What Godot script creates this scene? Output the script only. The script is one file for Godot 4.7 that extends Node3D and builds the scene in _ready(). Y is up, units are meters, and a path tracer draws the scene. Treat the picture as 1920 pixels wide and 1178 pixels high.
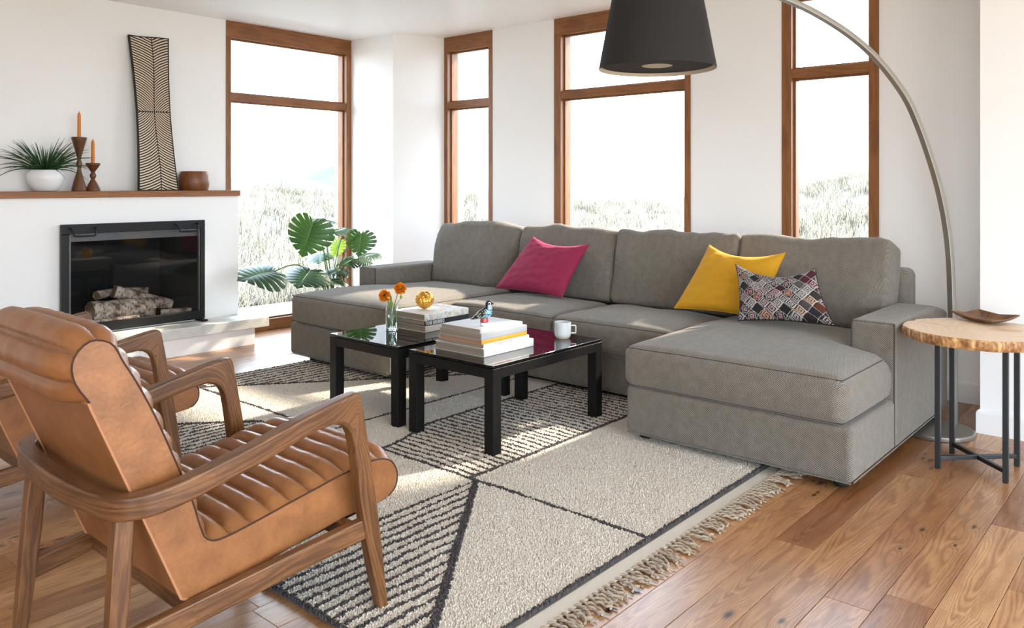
extends Node3D
# A living room with a grey sectional, leather armchairs and a fireplace. World axes: +X along the back wall to the right, +Z from the back wall towards the viewer, metres.

const CEIL := 2.6
const LEFT := -6.11      # inner face of the left wall
const BACK := -5.18      # inner face of the back wall
const PIER_Z := -4.70    # front of the corner pier
const PIER_X := -5.46    # right side of the corner pier
var M := {}              # materials
var names := {}
var rng := RandomNumberGenerator.new()


func _ready() -> void:
	rng.seed = 11
	set_view()
	make_materials()
	build_room()
	build_windows()
	build_fireplace()
	build_outside()
	build_floor()
	build_rug()
	build_sofa()
	build_pillows()
	build_coffee_tables()
	build_table_items()
	build_armchairs()
	build_lamp()
	build_side_table()
	build_mantel_items()
	build_monstera()


func set_view() -> void:
	var cam := Camera3D.new()
	cam.name = "camera"
	var near := 0.1
	cam.set_frustum(near * 1178.0 / 1507.5, Vector2(0.0, -243.0 / 1507.5 * near), near, 400.0)
	cam.position = Vector3(0, 1.25, 0)
	cam.rotation_degrees = Vector3(0, 41.1, 0)
	cam.current = true
	add_child(cam)
	var sky_mat := ProceduralSkyMaterial.new()
	sky_mat.sky_top_color = Color(0.80, 0.90, 1.0)
	sky_mat.sky_horizon_color = Color(0.925, 0.965, 1.0)
	sky_mat.sky_curve = 0.2
	sky_mat.ground_horizon_color = Color(0.95, 0.94, 0.92)
	sky_mat.ground_bottom_color = Color(0.7, 0.68, 0.64)
	var sky := Sky.new()
	sky.sky_material = sky_mat
	var env := Environment.new()
	env.background_mode = Environment.BG_SKY
	env.sky = sky
	env.background_energy_multiplier = 8.0
	env.tonemap_mode = Environment.TONE_MAPPER_LINEAR
	env.tonemap_exposure = 1.34
	env.sdfgi_enabled = true
	env.ssao_enabled = true
	env.ssil_enabled = true
	var we := WorldEnvironment.new()
	we.name = "world_environment"
	we.environment = env
	add_child(we)
	var sun := DirectionalLight3D.new()
	sun.name = "sun"
	sun.sky_mode = DirectionalLight3D.SKY_MODE_LIGHT_ONLY
	sun.light_color = Color(1.0, 0.95, 0.87)
	sun.light_energy = 3.4
	sun.light_angular_distance = 2.6
	sun.shadow_enabled = true
	add_child(sun)
	sun.look_at_from_position(Vector3.ZERO, Vector3(-0.28, -0.76, 1.0))


# ---------------------------------------------------------------- scene graph helpers
func numbered(called: String) -> String:
	names[called] = names.get(called, -1) + 1
	return called if names[called] == 0 else "%s_%03d" % [called, names[called]]


func tag(o: Node3D, label := "", category := "", group := "", kind := "") -> Node3D:
	if label: o.set_meta("label", label)
	if category: o.set_meta("category", category)
	if group: o.set_meta("group", group)
	if kind: o.set_meta("kind", kind)
	return o


func thing(called: String, label: String, category: String, at := Vector3.ZERO, turn := 0.0, group := "") -> Node3D:
	var o := Node3D.new()
	o.name = numbered(called)
	add_child(o, true)
	o.position = at
	o.rotation.y = turn
	return tag(o, label, category, group)


func struct_root(called: String) -> Node3D:
	var o := Node3D.new()
	o.name = called
	add_child(o, true)
	return tag(o, "", "", "", "structure")


# commits a builder as one named mesh under a parent; shapes modelled in world axes are moved to the parent's own origin
func part(b: Builder, called: String, mat: Material, parent: Node3D, world := false, minus := Vector3.ZERO) -> MeshInstance3D:
	var o := MeshInstance3D.new()
	o.mesh = b.commit(mat, parent.position if world else minus)
	var k := 0
	var n := called
	while parent.has_node(NodePath(n)):
		k += 1
		n = "%s_%03d" % [called, k]
	o.name = n
	parent.add_child(o, true)
	return o


func single(b: Builder, called: String, mat: Material, label: String, category: String, at := Vector3.ZERO, group := "") -> MeshInstance3D:
	var o := MeshInstance3D.new()
	o.mesh = b.commit(mat, at)
	o.position = at
	o.name = numbered(called)
	add_child(o, true)
	tag(o, label, category, group)
	return o


func struct(b: Builder, called: String, mat: Material) -> MeshInstance3D:
	var o := MeshInstance3D.new()
	o.mesh = b.commit(mat, Vector3.ZERO)
	o.name = called
	add_child(o, true)
	tag(o, "", "", "", "structure")
	return o


# ---------------------------------------------------------------- mesh builder
class Builder:
	var v := PackedVector3Array()
	var n := PackedVector3Array()
	var uv := PackedVector2Array()
	var col := PackedColorArray()
	var idx := PackedInt32Array()
	var tint := Color.WHITE
	var xf := Transform3D()

	func commit(mat: Material, minus: Vector3) -> ArrayMesh:
		if minus != Vector3.ZERO:
			for i in v.size():
				v[i] -= minus
		var a := []
		a.resize(Mesh.ARRAY_MAX)
		a[Mesh.ARRAY_VERTEX] = v
		a[Mesh.ARRAY_NORMAL] = n
		a[Mesh.ARRAY_TEX_UV] = uv
		a[Mesh.ARRAY_COLOR] = col
		a[Mesh.ARRAY_INDEX] = idx
		var m := ArrayMesh.new()
		m.add_surface_from_arrays(Mesh.PRIMITIVE_TRIANGLES, a)
		m.surface_set_material(0, mat)
		return m

	func vert(p: Vector3, nn: Vector3, t := Vector2.ZERO) -> int:
		v.append(xf * p)
		n.append((xf.basis * nn).normalized())
		uv.append(t)
		col.append(tint)
		return v.size() - 1

	func tri_ccw(a: int, b: int, c: int) -> void:   # a, b, c counter-clockwise seen from the front
		idx.append(a)
		idx.append(c)
		idx.append(b)

	# a parametric sheet; the front faces du x dv. Rows that close are welded in their normals.
	func grid(nu: int, nv: int, f: Callable, wrap_u := false, wrap_v := false, su := 1.0, sv := 1.0, flip := false) -> void:
		var w := nv + 1
		var p := PackedVector3Array()
		p.resize((nu + 1) * w)
		for i in nu + 1:
			for j in w:
				p[i * w + j] = f.call(float(i) / nu, float(j) / nv)
		var nn := PackedVector3Array()
		nn.resize(p.size())
		for i in nu:
			for j in nv:
				var a := p[i * w + j]
				var b := p[(i + 1) * w + j]
				var c := p[(i + 1) * w + j + 1]
				var d := p[i * w + j + 1]
				var q := (c - a).cross(d - b)
				nn[i * w + j] += q
				nn[(i + 1) * w + j] += q
				nn[(i + 1) * w + j + 1] += q
				nn[i * w + j + 1] += q
		if wrap_u:
			for j in w:
				var q := nn[j] + nn[nu * w + j]
				nn[j] = q
				nn[nu * w + j] = q
		if wrap_v:
			for i in nu + 1:
				var q := nn[i * w] + nn[i * w + nv]
				nn[i * w] = q
				nn[i * w + nv] = q
		var s := -1.0 if flip else 1.0
		var base := v.size()
		for i in nu + 1:
			for j in w:
				vert(p[i * w + j], nn[i * w + j] * s, Vector2(su * i / nu, sv * j / nv))
		for i in nu:
			for j in nv:
				var a := base + i * w + j
				var b := base + (i + 1) * w + j
				if flip:
					tri_ccw(a, b + 1, b)
					tri_ccw(a, a + 1, b + 1)
				else:
					tri_ccw(a, b, b + 1)
					tri_ccw(a, b + 1, a + 1)

	# a flat fan of points, given counter-clockwise seen from the front
	func flat(pts: PackedVector3Array, uo := Vector2.ZERO, like := PackedVector2Array()) -> void:
		if pts.size() < 3: return
		var q := Vector3.ZERO
		for i in pts.size():
			q += pts[i].cross(pts[(i + 1) % pts.size()])
		q = q.normalized()
		var e := (pts[1] - pts[0]).normalized()
		var g := q.cross(e)
		var p2 := PackedVector2Array()
		for p in pts:
			p2.append(Vector2((p - pts[0]).dot(e), (p - pts[0]).dot(g)))
		var ids := PackedInt32Array()
		for i in pts.size():
			ids.append(vert(pts[i], q, p2[i] + uo))
		var t := Geometry2D.triangulate_polygon(p2 if like.is_empty() else like)
		for i in range(0, t.size(), 3):
			var a := p2[t[i]]
			var b := p2[t[i + 1]]
			var c := p2[t[i + 2]]
			if (b - a).cross(c - a) > 0.0:
				tri_ccw(ids[t[i]], ids[t[i + 1]], ids[t[i + 2]])
			else:
				tri_ccw(ids[t[i]], ids[t[i + 2]], ids[t[i + 1]])

	# a box with rounded edges; uv in metres with v along the axis "grain"; cuts subdivides the faces; bend moves the points
	func box(c: Vector3, size: Vector3, r := 0.003, seg := 2, grain := 1, cuts := Vector3i.ONE, bend: Variant = null) -> void:
		var h := size * 0.5
		r = minf(r, minf(h.x, minf(h.y, h.z)) * 0.999)
		var inner := h - Vector3(r, r, r)
		var lines := []
		for ax in 3:
			var l := PackedFloat32Array()
			for k in seg + 1:
				l.append(-h[ax] + r * (1.0 - tan((1.0 - float(k) / seg) * PI / 4.0)))
			for k in range(1, cuts[ax]):
				l.append(lerpf(-inner[ax], inner[ax], float(k) / cuts[ax]))
			for k in seg + 1:
				l.append(h[ax] - r * (1.0 - tan((float(k) / seg) * PI / 4.0)))
			lines.append(l)
		var from := v.size()
		var tri_from := idx.size()
		for face in 6:
			var ax := face / 2
			var sg := 1.0 if face % 2 == 0 else -1.0
			var a1 := (ax + 1) % 3
			var a2 := (ax + 2) % 3
			var l1: PackedFloat32Array = lines[a1]
			var l2: PackedFloat32Array = lines[a2]
			var base := v.size()
			var w := l2.size()
			for i in l1.size():
				for j in w:
					var q := Vector3.ZERO
					q[ax] = sg * h[ax]
					q[a1] = l1[i]
					q[a2] = l2[j]
					var core := q.clamp(-inner, inner)
					var nn := (q - core).normalized() if r > 0.0 else Vector3(sg if ax == 0 else 0.0, sg if ax == 1 else 0.0, sg if ax == 2 else 0.0)
					var p := core + nn * r
					var t: Vector2
					if a1 == grain: t = Vector2(q[a2], q[a1])
					elif a2 == grain: t = Vector2(q[a1], q[a2])
					else: t = Vector2(q[a1], q[a2])
					var world := c + p
					if bend != null: world = bend.call(world)
					vert(world, nn, t + Vector2(c[a1] * 0.37 + c[ax] * 0.21, c[grain] * 0.5))
			for i in l1.size() - 1:
				for j in w - 1:
					var a := base + i * w + j
					var b := a + w
					if sg > 0:
						tri_ccw(a, b, b + 1)
						tri_ccw(a, b + 1, a + 1)
					else:
						tri_ccw(a, b + 1, b)
						tri_ccw(a, a + 1, b + 1)
		if bend != null:
			smooth(from, tri_from)

	# new normals from the faces, shared by points in the same place
	func smooth(from: int, tri_from: int) -> void:
		var acc := {}
		for t in range(tri_from, idx.size(), 3):
			var a := v[idx[t]]
			var b := v[idx[t + 1]]
			var c := v[idx[t + 2]]
			var q := (c - a).cross(b - a)
			for p in [a, b, c]:
				var key := Vector3i((p * 20000.0).round())
				acc[key] = acc.get(key, Vector3.ZERO) + q
		for i in range(from, v.size()):
			var q: Vector3 = acc.get(Vector3i((v[i] * 20000.0).round()), n[i])
			n[i] = q.normalized()

	# round solid of revolution about y at c: profile of (radius, height) from bottom to top
	func lathe(c: Vector3, prof: PackedVector2Array, sides := 24, us := 1.0) -> void:
		var tot := 0.0
		for k in range(1, prof.size()): tot += prof[k].distance_to(prof[k - 1])
		var dist := PackedFloat32Array([0.0])
		for k in range(1, prof.size()): dist.append(dist[k - 1] + prof[k].distance_to(prof[k - 1]))
		var np := prof.size() - 1
		var rm := 0.0
		for q in prof: rm = maxf(rm, q.x)
		grid(sides, np, func(u: float, w: float) -> Vector3:
			var q := prof[int(round(w * np))]
			return c + Vector3(q.x * cos(-u * TAU), q.y, q.x * sin(-u * TAU)), true, false, TAU * rm * us, tot * us, false)

	# a closed 2D section carried along a path. ups gives the section's own y at each station; scales (optional) shrink it
	func sweep(path: PackedVector3Array, section: PackedVector2Array, up: Variant, scales: Variant = null, caps := true) -> void:
		var m := path.size()
		var k := section.size()
		var per := PackedFloat32Array([0.0])
		for i in k: per.append(per[i] + section[i].distance_to(section[(i + 1) % k]))
		var base := v.size()
		var tri_from := idx.size()
		var along := 0.0
		var ends := []
		for s in m:
			var t := (path[mini(s + 1, m - 1)] - path[maxi(s - 1, 0)]).normalized()
			var u: Vector3 = up[s] if up is PackedVector3Array else up
			var side := t.cross(u).normalized()
			u = side.cross(t).normalized()
			var sc: Vector2 = scales[s] if scales != null else Vector2.ONE
			if s > 0: along += path[s].distance_to(path[s - 1])
			var ring := PackedVector3Array()
			for i in k + 1:
				var q := section[i % k] * sc
				var p := path[s] + side * q.x + u * q.y
				ring.append(p)
				vert(p, p - path[s], Vector2(per[i], along))
			ends.append(ring.slice(0, k))
		var w := k + 1
		for s in m - 1:
			for i in k:
				var a := base + s * w + i
				var b := a + w
				tri_ccw(a, b + 1, a + 1)
				tri_ccw(a, b, b + 1)
		smooth_split(base, tri_from)
		if caps:
			var last: PackedVector3Array = ends[m - 1].duplicate()
			last.reverse()
			flat(ends[0])
			flat(last)

	# like smooth(), but keeps edges sharper than 35 degrees apart
	func smooth_split(from: int, tri_from: int, limit := 0.82) -> void:
		var acc := {}
		for t in range(tri_from, idx.size(), 3):
			var q := (v[idx[t + 2]] - v[idx[t]]).cross(v[idx[t + 1]] - v[idx[t]])
			for k in 3:
				var key := Vector3i((v[idx[t + k]] * 50000.0).round())
				if not acc.has(key): acc[key] = []
				acc[key].append(q)
		var made := {}
		for t in range(tri_from, idx.size(), 3):
			var q := (v[idx[t + 2]] - v[idx[t]]).cross(v[idx[t + 1]] - v[idx[t]])
			var qn := q.normalized()
			for k in 3:
				var i := idx[t + k]
				var sum := Vector3.ZERO
				for o: Vector3 in acc[Vector3i((v[i] * 50000.0).round())]:
					if o.normalized().dot(qn) > limit: sum += o
				sum = sum.normalized()
				var id := [i, Vector3i((sum * 30.0).round())]
				if not made.has(id):
					v.append(v[i])
					n.append(sum)
					uv.append(uv[i])
					col.append(col[i])
					made[id] = v.size() - 1
				idx[t + k] = made[id]

	# a section (in -1..1) carried through stations of [centre, half-width vector, half-height vector]; side x height points back along the run
	func loft(st: Array, section: PackedVector2Array, caps := true) -> void:
		var m := st.size()
		var k := section.size()
		var base := v.size()
		var tri_from := idx.size()
		var along := 0.0
		var ends := []
		for s in m:
			if s > 0: along += (st[s][0] as Vector3).distance_to(st[s - 1][0])
			var ring := PackedVector3Array()
			var per := 0.0
			for i in k + 1:
				var q := section[i % k]
				var p: Vector3 = st[s][0] + st[s][1] * q.x + st[s][2] * q.y
				if i > 0: per += p.distance_to(ring[i - 1])
				ring.append(p)
				vert(p, p - st[s][0], Vector2(per, along))
			ends.append(ring.slice(0, k))
		var w := k + 1
		for s in m - 1:
			for i in k:
				var a := base + s * w + i
				var b := a + w
				tri_ccw(a, b + 1, a + 1)
				tri_ccw(a, b, b + 1)
		smooth_split(base, tri_from)
		if caps:
			var last: PackedVector3Array = ends[m - 1].duplicate()
			last.reverse()
			flat(ends[0])
			flat(last)

	func tube(path: PackedVector3Array, radius: Variant, sides := 8, caps := true) -> void:
		var sec := PackedVector2Array()
		for i in sides: sec.append(Vector2(cos(TAU * i / sides), sin(TAU * i / sides)))
		var sc := PackedVector2Array()
		for s in path.size():
			var r: float = radius[s] if radius is PackedFloat32Array or radius is Array else radius
			sc.append(Vector2(r, r))
		# a steady frame: carry the up vector along
		var ups := PackedVector3Array()
		var u := Vector3.UP
		var t0 := (path[1] - path[0]).normalized()
		if absf(t0.dot(u)) > 0.9: u = Vector3.RIGHT
		for s in path.size():
			var t := (path[mini(s + 1, path.size() - 1)] - path[maxi(s - 1, 0)]).normalized()
			u = (u - t * u.dot(t)).normalized()
			ups.append(u)
		sweep(path, sec, ups, sc, caps)

	# a flat outline (counter-clockwise in the plane of ex, ey) given thickness d along ez = ex x ey, with a chamfer
	func slab(outline: PackedVector2Array, o: Vector3, ex: Vector3, ey: Vector3, d: float, ch := 0.0, seg := 2) -> void:
		if Geometry2D.is_polygon_clockwise(outline):
			outline = outline.duplicate()
			outline.reverse()
		var ez := ex.cross(ey).normalized()
		var rings := []
		var zs := []
		if ch > 0.0:
			for k in seg + 1:
				var a := float(k) / seg * PI / 2
				rings.append(inset(outline, ch * (1.0 - sin(a))))
				zs.append(ch * (1.0 - cos(a)))
			for k in seg + 1:
				var a := (1.0 - float(k) / seg) * PI / 2
				rings.append(inset(outline, ch * (1.0 - sin(a))))
				zs.append(d - ch * (1.0 - cos(a)))
		else:
			rings = [outline, outline]
			zs = [0.0, d]
		var k := outline.size()
		var base := v.size()
		var tri_from := idx.size()
		var per := PackedFloat32Array([0.0])
		for i in k: per.append(per[i] + outline[i].distance_to(outline[(i + 1) % k]))
		for s in rings.size():
			for i in k + 1:
				var q: Vector2 = rings[s][i % k]
				vert(o + ex * q.x + ey * q.y + ez * zs[s], Vector3.UP, Vector2(zs[s], per[i]))
		for s in rings.size() - 1:
			for i in k:
				var a := base + s * (k + 1) + i
				var b := a + k + 1
				tri_ccw(a, a + 1, b + 1)
				tri_ccw(a, b + 1, b)
		smooth_split(base, tri_from, 0.6)
		for e in 2:
			var pts := PackedVector3Array()
			var rg: PackedVector2Array = rings[0 if e == 0 else rings.size() - 1]
			var from := v.size()
			for q in rg: pts.append(o + ex * q.x + ey * q.y + ez * zs[0 if e == 0 else zs.size() - 1])
			var plan := outline.duplicate()
			if e == 0:
				pts.reverse()
				plan.reverse()
			flat(pts, Vector2.ZERO, plan)
			for i in range(from, v.size()):   # planar uv in metres, so that grain runs along ey
				var q := v[i] if xf == Transform3D() else xf.affine_inverse() * v[i]
				uv[i] = Vector2((q - o).dot(ex), (q - o).dot(ey))

	static func inset(p: PackedVector2Array, d: float) -> PackedVector2Array:
		var r := PackedVector2Array()
		var k := p.size()
		for i in k:
			var a := (p[i] - p[(i + k - 1) % k]).normalized()
			var b := (p[(i + 1) % k] - p[i]).normalized()
			var na := Vector2(-a.y, a.x)
			var nb := Vector2(-b.y, b.x)
			var m := (na + nb).normalized()
			r.append(p[i] + m * d / maxf(0.35, m.dot(na)))
		return r


static func rounded(p: PackedVector2Array, r: Variant, seg := 4) -> PackedVector2Array:   # rounds the corners of an outline
	var out := PackedVector2Array()
	var k := p.size()
	for i in k:
		var a := p[(i + k - 1) % k]
		var b := p[i]
		var c := p[(i + 1) % k]
		var rr: float = r[i] if r is Array else r
		var l := minf(rr, 0.49 * minf(a.distance_to(b), b.distance_to(c)))
		if l < 1e-5:
			out.append(b)
			continue
		var s := b + (a - b).normalized() * l
		var e := b + (c - b).normalized() * l
		for q in seg + 1:
			var t := float(q) / seg
			out.append(s.lerp(b, t).lerp(b.lerp(e, t), t))
	return out


static func rect_section(w: float, h: float, r := 0.006, seg := 3) -> PackedVector2Array:
	return rounded(PackedVector2Array([Vector2(-w / 2, -h / 2), Vector2(w / 2, -h / 2), Vector2(w / 2, h / 2), Vector2(-w / 2, h / 2)]), r, seg)


# a smooth curve through points
static func curve(pts: PackedVector3Array, per := 6) -> PackedVector3Array:
	var out := PackedVector3Array()
	var k := pts.size()
	for i in k - 1:
		var a := pts[maxi(i - 1, 0)]
		var d := pts[mini(i + 2, k - 1)]
		for s in per:
			out.append(pts[i].cubic_interpolate(pts[i + 1], a, d, float(s) / per))
	out.append(pts[k - 1])
	return out


static func curve2(pts: PackedVector2Array, per := 6) -> PackedVector2Array:
	var out := PackedVector2Array()
	var k := pts.size()
	for i in k - 1:
		var a := pts[maxi(i - 1, 0)]
		var d := pts[mini(i + 2, k - 1)]
		for s in per:
			out.append(pts[i].cubic_interpolate(pts[i + 1], a, d, float(s) / per))
	out.append(pts[k - 1])
	return out


# ---------------------------------------------------------------- materials
func noise(sd: int, freq: float, oct := 3) -> FastNoiseLite:
	var f := FastNoiseLite.new()
	f.seed = sd
	f.noise_type = FastNoiseLite.TYPE_SIMPLEX_SMOOTH
	f.frequency = freq
	f.fractal_type = FastNoiseLite.FRACTAL_FBM if oct > 1 else FastNoiseLite.FRACTAL_NONE
	f.fractal_octaves = oct
	return f


func tex(w: int, h: int, f: Callable) -> ImageTexture:
	var b := PackedByteArray()
	b.resize(w * h * 3)
	var k := 0
	for y in h:
		for x in w:
			var c: Color = f.call(x, y)
			b[k] = int(clampf(c.r, 0, 1) * 255)
			b[k + 1] = int(clampf(c.g, 0, 1) * 255)
			b[k + 2] = int(clampf(c.b, 0, 1) * 255)
			k += 3
	return ImageTexture.create_from_image(Image.create_from_data(w, h, false, Image.FORMAT_RGB8, b))


func bump_tex(sd: int, size: int, freq: float, oct: int, as_normal := false, strength := 4.0) -> NoiseTexture2D:
	var t := NoiseTexture2D.new()
	t.width = size
	t.height = size
	t.seamless = true
	t.noise = noise(sd, freq, oct)
	t.as_normal_map = as_normal
	t.bump_strength = strength
	return t


func mat(called: String, c: Color, rough := 0.6, metal := 0.0) -> StandardMaterial3D:
	var m := StandardMaterial3D.new()
	m.resource_name = called
	m.albedo_color = c
	m.roughness = rough
	m.metallic = metal
	M[called] = m
	return m


# grain runs along v; arches is how strongly the growth rings close into cathedral arches
func wood_tex(sd: int, w: int, h: int, light: Color, dark: Color, rings: float, arches: float, knots := 0, pores := 0.35, wave := 0.55) -> ImageTexture:
	var warp := noise(sd, 1.0, 3)
	var fine := noise(sd + 1, 1.0, 2)
	var r := RandomNumberGenerator.new()
	r.seed = sd
	var spots := []
	for k in knots: spots.append([r.randf_range(0.15, 0.85), r.randf_range(0.05, 0.95), r.randf_range(0.025, 0.095)])
	var aspect := float(h) / w
	return tex(w, h, func(x: int, y: int) -> Color:
		var u := float(x) / w
		var v := float(y) / h
		var f := u * 1.4 + arches * ((u - 0.5) * (u - 0.5) * 5.0 + v * aspect * 0.16) + warp.get_noise_2d(u * 1.6, v * aspect * 0.22) * wave
		var knot := 0.0
		for s in spots:
			var dx: float = u - s[0]
			var dy: float = (v - s[1]) * aspect * 0.55
			var d := sqrt(dx * dx + dy * dy)
			var g: float = exp(-d * d / (s[2] * s[2] * 12.0))
			f += g * 0.55
			knot = maxf(knot, exp(-d * d / (s[2] * s[2] * 1.2)))
		var ring := 0.5 + 0.5 * sin(f * rings * TAU)
		ring = pow(ring, 1.6)
		var streak := fine.get_noise_2d(u * 120.0, v * aspect * 3.0)
		var tone := warp.get_noise_2d(u * 2.2 + 9.0, v * aspect * 0.5)
		var t := clampf(0.42 * ring + pores * maxf(streak, 0.0) * 1.6 + 0.3 + 0.36 * tone, 0, 1)
		var c := light.lerp(dark, t)
		return c.lerp(dark * 0.28, clampf(knot * 0.95, 0, 1)))


func make_materials() -> void:
	var m: StandardMaterial3D
	# plaster
	m = mat("plaster", Color(0.945, 0.945, 0.94), 0.75)
	m.heightmap_enabled = false
	m.normal_enabled = true
	m.normal_texture = bump_tex(3, 512, 0.02, 4, true, 1.2)
	m.normal_scale = 0.25
	m.uv1_triplanar = true
	m.uv1_scale = Vector3(1.2, 1.2, 1.2)
	m = mat("ceiling_paint", Color(0.97, 0.97, 0.97), 0.42)
	mat("trim_paint", Color(0.93, 0.93, 0.925), 0.4)
	m = mat("hearth_stone", Color(0.90, 0.90, 0.885), 0.55)
	m.albedo_texture = tex(256, 256, func(x: int, y: int) -> Color:
		var q := 0.93 + 0.06 * stone_a.get_noise_2d(x, y) + 0.03 * stone_b.get_noise_2d(x, y)
		return Color(q, q, q * 0.99))
	m.uv1_triplanar = true
	m.uv1_scale = Vector3(1.5, 1.5, 1.5)
	# timbers
	var walnut := wood_tex(21, 256, 1024, Color(0.575, 0.405, 0.255), Color(0.325, 0.205, 0.118), 6.0, 0.12, 0, 0.45, 0.24)
	var window_wood := wood_tex(34, 256, 1024, Color(0.62, 0.41, 0.225), Color(0.475, 0.295, 0.145), 4.0, 0.2, 0, 0.25)
	for d in [["chair_walnut", walnut, Color(0.96, 0.94, 0.90), 0.36, 8.0], ["turned_walnut", walnut, Color(0.86, 0.78, 0.70), 0.4, 6.0], ["mantel_wood", window_wood, Color(1, 1, 1), 0.4, 3.0], ["window_wood", window_wood, Color(0.95, 0.94, 0.93), 0.42, 4.0], ["tray_wood", walnut, Color(1, 0.97, 0.92), 0.4, 5.0], ["bowl_wood", window_wood, Color(0.84, 0.75, 0.68), 0.38, 5.0]]:
		m = mat(d[0], d[2], d[3])
		m.albedo_texture = d[1]
		m.uv1_scale = Vector3(d[4], d[4] / 4.0, 1)
	var oaks := [wood_tex(51, 192, 1536, Color(0.86, 0.70, 0.515), Color(0.60, 0.425, 0.28), 4.0, 1.0, 2), wood_tex(62, 192, 1536, Color(0.86, 0.70, 0.515), Color(0.61, 0.425, 0.28), 7.0, 0.3, 4), wood_tex(73, 192, 1536, Color(0.87, 0.71, 0.525), Color(0.59, 0.415, 0.27), 5.0, 1.7, 2)]
	var tones := [Color(0.90, 0.85, 0.80), Color(1.0, 0.985, 0.96), Color(0.76, 0.66, 0.58), Color(0.95, 0.90, 0.84), Color(0.84, 0.76, 0.68)]
	for a in oaks.size():
		for b in tones.size():
			m = mat("oak_%d_%d" % [a, b], tones[b], 0.30)
			m.albedo_texture = oaks[a]
			m.uv1_scale = Vector3(1.0 / 0.145, 1.0 / 1.7, 1)
			m.metallic_specular = 0.62
	# window glass
	m = mat("window_glass", Color(1, 1, 1, 0.03), 0.0)
	m.transparency = BaseMaterial3D.TRANSPARENCY_ALPHA
	m = mat("screen_glass", Color(0.05, 0.05, 0.05, 0.10), 0.02)
	m.transparency = BaseMaterial3D.TRANSPARENCY_ALPHA
	mat("black_steel", Color(0.075, 0.075, 0.08), 0.42, 0.3)
	mat("grey_steel", Color(0.42, 0.43, 0.44), 0.35, 0.7)
	mat("soot_black", Color(0.06, 0.06, 0.06), 0.9)
	# sofa cloth: a twill of pale and dark threads
	var heather := noise(91, 0.35, 2)
	var big := noise(92, 0.012, 2)
	var cloth := tex(512, 512, func(x: int, y: int) -> Color:
		var d := float(x + y) / 512.0 * 40.0
		var e := float(x - y) / 512.0 * 40.0
		var tw := 0.5 + 0.5 * sin(d * TAU)
		var br := 0.5 + 0.5 * sin(e * TAU + floorf(d) * PI)
		var t := clampf(0.16 + 0.72 * tw * (0.35 + 0.65 * br) + 0.42 * heather.get_noise_2d(x, y) + 0.05 * big.get_noise_2d(x, y), 0, 1)
		return Color(0.20, 0.185, 0.167).lerp(Color(0.84, 0.81, 0.765), t))
	var cloth_h := tex(512, 512, func(x: int, y: int) -> Color:
		var d := float(x + y) / 512.0 * 40.0
		var e := float(x - y) / 512.0 * 40.0
		var t := (0.5 + 0.5 * sin(d * TAU)) * (0.6 + 0.4 * sin(e * TAU + floorf(d) * PI))
		return Color(t, t, t))
	m = mat("sofa_cloth", Color(0.97, 0.962, 0.945), 0.95)
	m.albedo_texture = cloth
	m.heightmap_enabled = true
	m.heightmap_texture = cloth_h
	m.heightmap_scale = 0.12
	m.uv1_triplanar = true
	m.uv1_scale = Vector3(2.9, 2.9, 2.9)
	m.rim_enabled = true
	m.rim = 0.5
	m.metallic_specular = 0.2
	mat("sofa_piping", Color(0.27, 0.255, 0.24), 0.95)
	mat("dark_foot", Color(0.07, 0.065, 0.06), 0.6)
	# leather
	var la := noise(101, 0.010, 4)
	var lb := noise(102, 0.09, 3)
	var hide := tex(512, 512, func(x: int, y: int) -> Color:
		var t := clampf(0.5 + 0.55 * la.get_noise_2d(x, y) + 0.16 * lb.get_noise_2d(x, y), 0, 1)
		return Color(0.52, 0.34, 0.20).lerp(Color(0.70, 0.475, 0.29), t))
	m = mat("leather", Color(0.93, 0.915, 0.895), 0.36)
	m.albedo_texture = hide
	m.uv1_triplanar = true
	m.uv1_scale = Vector3(1.7, 1.7, 1.7)
	m.normal_enabled = true
	m.normal_texture = bump_tex(103, 512, 0.06, 4, true, 4.0)
	m.normal_scale = 0.12
	m.metallic_specular = 0.5
	mat("leather_seam", Color(0.25, 0.145, 0.085), 0.8)
	mat("leather_piping", Color(0.70, 0.49, 0.34), 0.45)
	# velvet cushions
	for d in [["magenta_velvet", Color(0.57, 0.13, 0.28)], ["yellow_velvet", Color(0.78, 0.57, 0.06)]]:
		m = mat(d[0], d[1], 0.85)
		m.rim_enabled = true
		m.rim = 0.6
		m.rim_tint = 0.7
		m.normal_enabled = true
		m.normal_texture = bump_tex(104, 256, 0.02, 3, true, 3.0)
		m.normal_scale = 0.2
		m.uv1_triplanar = true
		m.uv1_scale = Vector3(3, 3, 3)
	m = mat("kilim", Color(1, 1, 1), 0.95)
	m.albedo_texture = kilim_tex()
	# tables
	m = mat("table_black", Color(0.075, 0.072, 0.072), 0.5)
	m.metallic_specular = 0.3
	m = mat("smoked_glass", Color(0.045, 0.04, 0.045), 0.02)
	m.metallic_specular = 0.7
	mat("glass_edge", Color(0.30, 0.36, 0.35), 0.1)
	mat("anthracite", Color(0.155, 0.17, 0.18), 0.4, 0.2)
	mat("nickel", Color(0.60, 0.585, 0.555), 0.36, 0.8)
	m = mat("shade_cloth", Color(0.15, 0.145, 0.145), 0.9)
	m.heightmap_enabled = true
	m.heightmap_texture = cloth_h
	m.heightmap_scale = 0.03
	m.uv1_triplanar = true
	m.uv1_scale = Vector3(7, 7, 7)
	mat("shade_lining", Color(0.82, 0.77, 0.68), 0.8)
	mat("diffuser", Color(0.16, 0.15, 0.145), 0.9)
	m = mat("vase_glass", Color(0.97, 1.0, 0.99, 0.02), 0.0)
	m.refraction_enabled = true
	m.refraction_scale = 0.05
	m = mat("water", Color(0.98, 1.0, 1.0, 0.02), 0.0)
	m.refraction_enabled = true
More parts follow.
